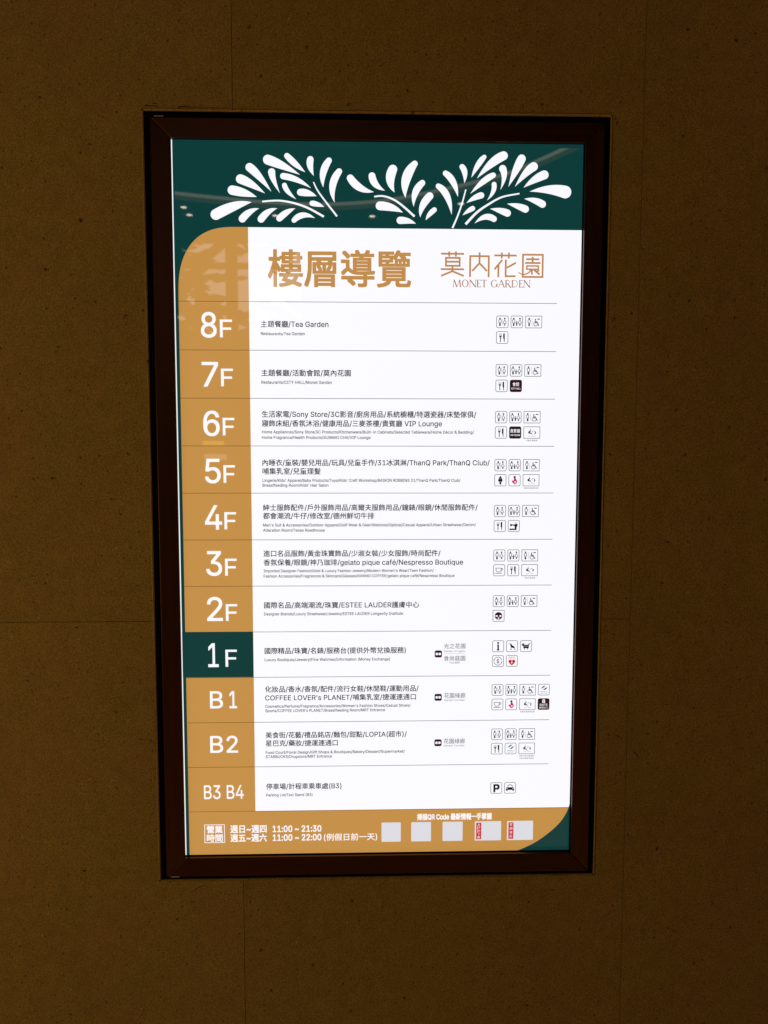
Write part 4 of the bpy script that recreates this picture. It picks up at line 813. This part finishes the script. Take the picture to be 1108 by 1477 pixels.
def downlight(x, y, z=3.3):
    o = MB(); n = 24
    o.v = [(x + 0.021 * math.cos(2 * math.pi * i / n), y + 0.021 * math.sin(2 * math.pi * i / n), z) for i in range(n)]
    o.f = [list(range(n))[::-1]]; o.mi = [o.face_m(m3)]
    r = MB(); k = r.face_m(M['black'])
    for rr_, zz in ((0.021, z + 0.001), (0.036, z - 0.001), (0.036, z + 0.05), (0.021, z + 0.05)):
        r.v += [(x + rr_ * math.cos(2 * math.pi * i / n), y + rr_ * math.sin(2 * math.pi * i / n), zz) for i in range(n)]
    for a in range(3):
        for i in range(n):
            j = (i + 1) % n; r.f.append([a * n + i, a * n + j, (a + 1) * n + j, (a + 1) * n + i]); r.mi.append(k)
    e = bpy.data.objects.new("downlight", None); C.objects.link(e); e.location = (x, y, z); ORG[e.name] = Vector((x, y, z))
    e['label'] = "small round ceiling downlight mirrored as a warm dot in the green header"; e['category'] = "downlight"; e['group'] = "ceiling downlights mirrored in the poster"
    o.build("lens", e); r.build("trim_ring", e)
for x, y in ((-1.276, -4.189), (-1.276, -4.364), (-0.657, -4.36), (0.046, -4.355), (0.654, -4.051)): downlight(x, y)
# across the hall: a window with a tree before it and two small lit boards, all seen mirrored in the gold column
m4, n4, l4, b4 = mat("window_daylight"); b4.inputs["Base Color"].default_value = (0.1, 0.1, 0.1, 1); b4.inputs["Emission Color"].default_value = (0.93, 0.96, 1, 1); b4.inputs["Emission Strength"].default_value = 2.5
fr = plain("window_bar", (0.03, 0.022, 0.014), 0.6)
wd_ = bpy.data.objects.new("window", None); C.objects.link(wd_); wd_.location = (-1.3, -6.0, 2.7); ORG[wd_.name] = wd_.location.copy()
wd_['label'] = "distant daylit window with dark bars mirrored faintly in the upper gold panel"; wd_['category'] = "window"
fm = MB()
for x0, x1, z0, z1 in ((-1.82, -0.6, 3.52, 3.60), (-1.82, -0.6, 2.62, 2.70), (-1.90, -1.82, 2.62, 3.6), (-0.6, -0.52, 2.62, 3.6), (-1.30, -1.19, 2.70, 3.52), (-1.82, -1.30, 3.29, 3.345), (-1.19, -0.6, 3.29, 3.345)):
    fm.box((x0, -6.03, z0), (x1, -5.97, z1), fr)
fm.build("window_frame", wd_)
for x0, x1, z0, z1 in ((-1.82, -1.30, 3.345, 3.52), (-1.19, -0.6, 3.345, 3.52), (-1.82, -1.30, 2.70, 3.29), (-1.19, -0.6, 2.70, 3.29)):
    pn = MB(); pn.box((x0, -6.01, z0), (x1, -6.0, z1), m4); pn.build("pane", wd_)
tr = bpy.data.objects.new("tree", None); C.objects.link(tr); tr.location = (-1.45, -5.6, 0); ORG[tr.name] = tr.location.copy()
tr['label'] = "dark leafy tree standing before the distant window, mirrored in the gold panel"; tr['category'] = "tree"
lf, rt = MB(), random.Random(11); leafm = plain("leaf_green", (0.05, 0.075, 0.02), 0.6)
for i in range(330):
    cx_, cz_ = rt.choice(((-1.8, 2.5), (-1.6, 2.8), (-1.85, 3.05), (-1.5, 3.45), (-1.1, 2.4), (-0.6, 2.55), (-0.85, 3.45), (-1.75, 3.5), (-1.5, 2.3), (-1.1, 2.6), (-1.75, 2.9), (-1.65, 3.2), (-1.6, 2.95)))
    x = rt.gauss(cx_, 0.22); z = rt.gauss(cz_, 0.15); y = rt.uniform(-5.75, -5.4); s_ = rt.uniform(0.05, 0.17); a = rt.uniform(-0.7, 0.5)
    dx, dz = s_ * math.cos(a), s_ * math.sin(a); b = len(lf.v)
    lf.v += [(x - dx, y, z - dz), (x + dz * 0.4, y + 0.02, z - dx * 0.4), (x + dx, y, z + dz), (x - dz * 0.4, y - 0.02, z + dx * 0.4)]
    lf.f.append([b, b + 1, b + 2, b + 3]); lf.mi.append(lf.face_m(leafm))
lf.build("crown", tr)
tk = MB(); n = 10
for k, (x, z, r) in enumerate(((-1.45, 0, 0.06), (-1.43, 1.2, 0.05), (-1.47, 2.3, 0.035), (-1.5, 3.2, 0.012))):
    tk.v += [(x + r * math.cos(2 * math.pi * i / n), -5.6 + r * math.sin(2 * math.pi * i / n), z) for i in range(n)]
kk = tk.face_m(fr)
for k in range(3):
    for i in range(n): tk.f.append([k * n + i, k * n + (i + 1) % n, (k + 1) * n + (i + 1) % n, (k + 1) * n + i]); tk.mi.append(kk)
tk.build("trunk", tr)
for nm, lab, x0, x1, z0, z1, col, st in (("lit_sign", "small yellow lit sign far across the hall, mirrored under the 6F number", -1.336, -1.165, 1.648, 1.680, (1, 0.62, 0.02, 1), 3.8), ("lit_sign", "small pale lit sign far across the hall, mirrored above the 5F number", -1.326, -1.145, 1.525, 1.572, (1, 0.86, 0.74, 1), 2.0)):
    ms, n5, l5, b5 = mat("sign_face"); b5.inputs["Emission Color"].default_value = col; b5.inputs["Emission Strength"].default_value = st
    e = bpy.data.objects.new(nm, None); C.objects.link(e); e.location = ((x0 + x1) / 2, -5.0, z0); ORG[e.name] = e.location.copy(); e['label'] = lab; e['category'] = "lit sign"
    q = MB(); q.box((x0, -5.0, z0), (x1, -4.995, z1), ms); q.build("lit_face", e)
    q = MB(); q.box((x0 - 0.01, -5.05, z0 - 0.01), (x1 + 0.01, -5.0, z1 + 0.01), fr); q.build("sign_box", e)
for o in bpy.data.objects:
    if '_origin' in o: del o['_origin']
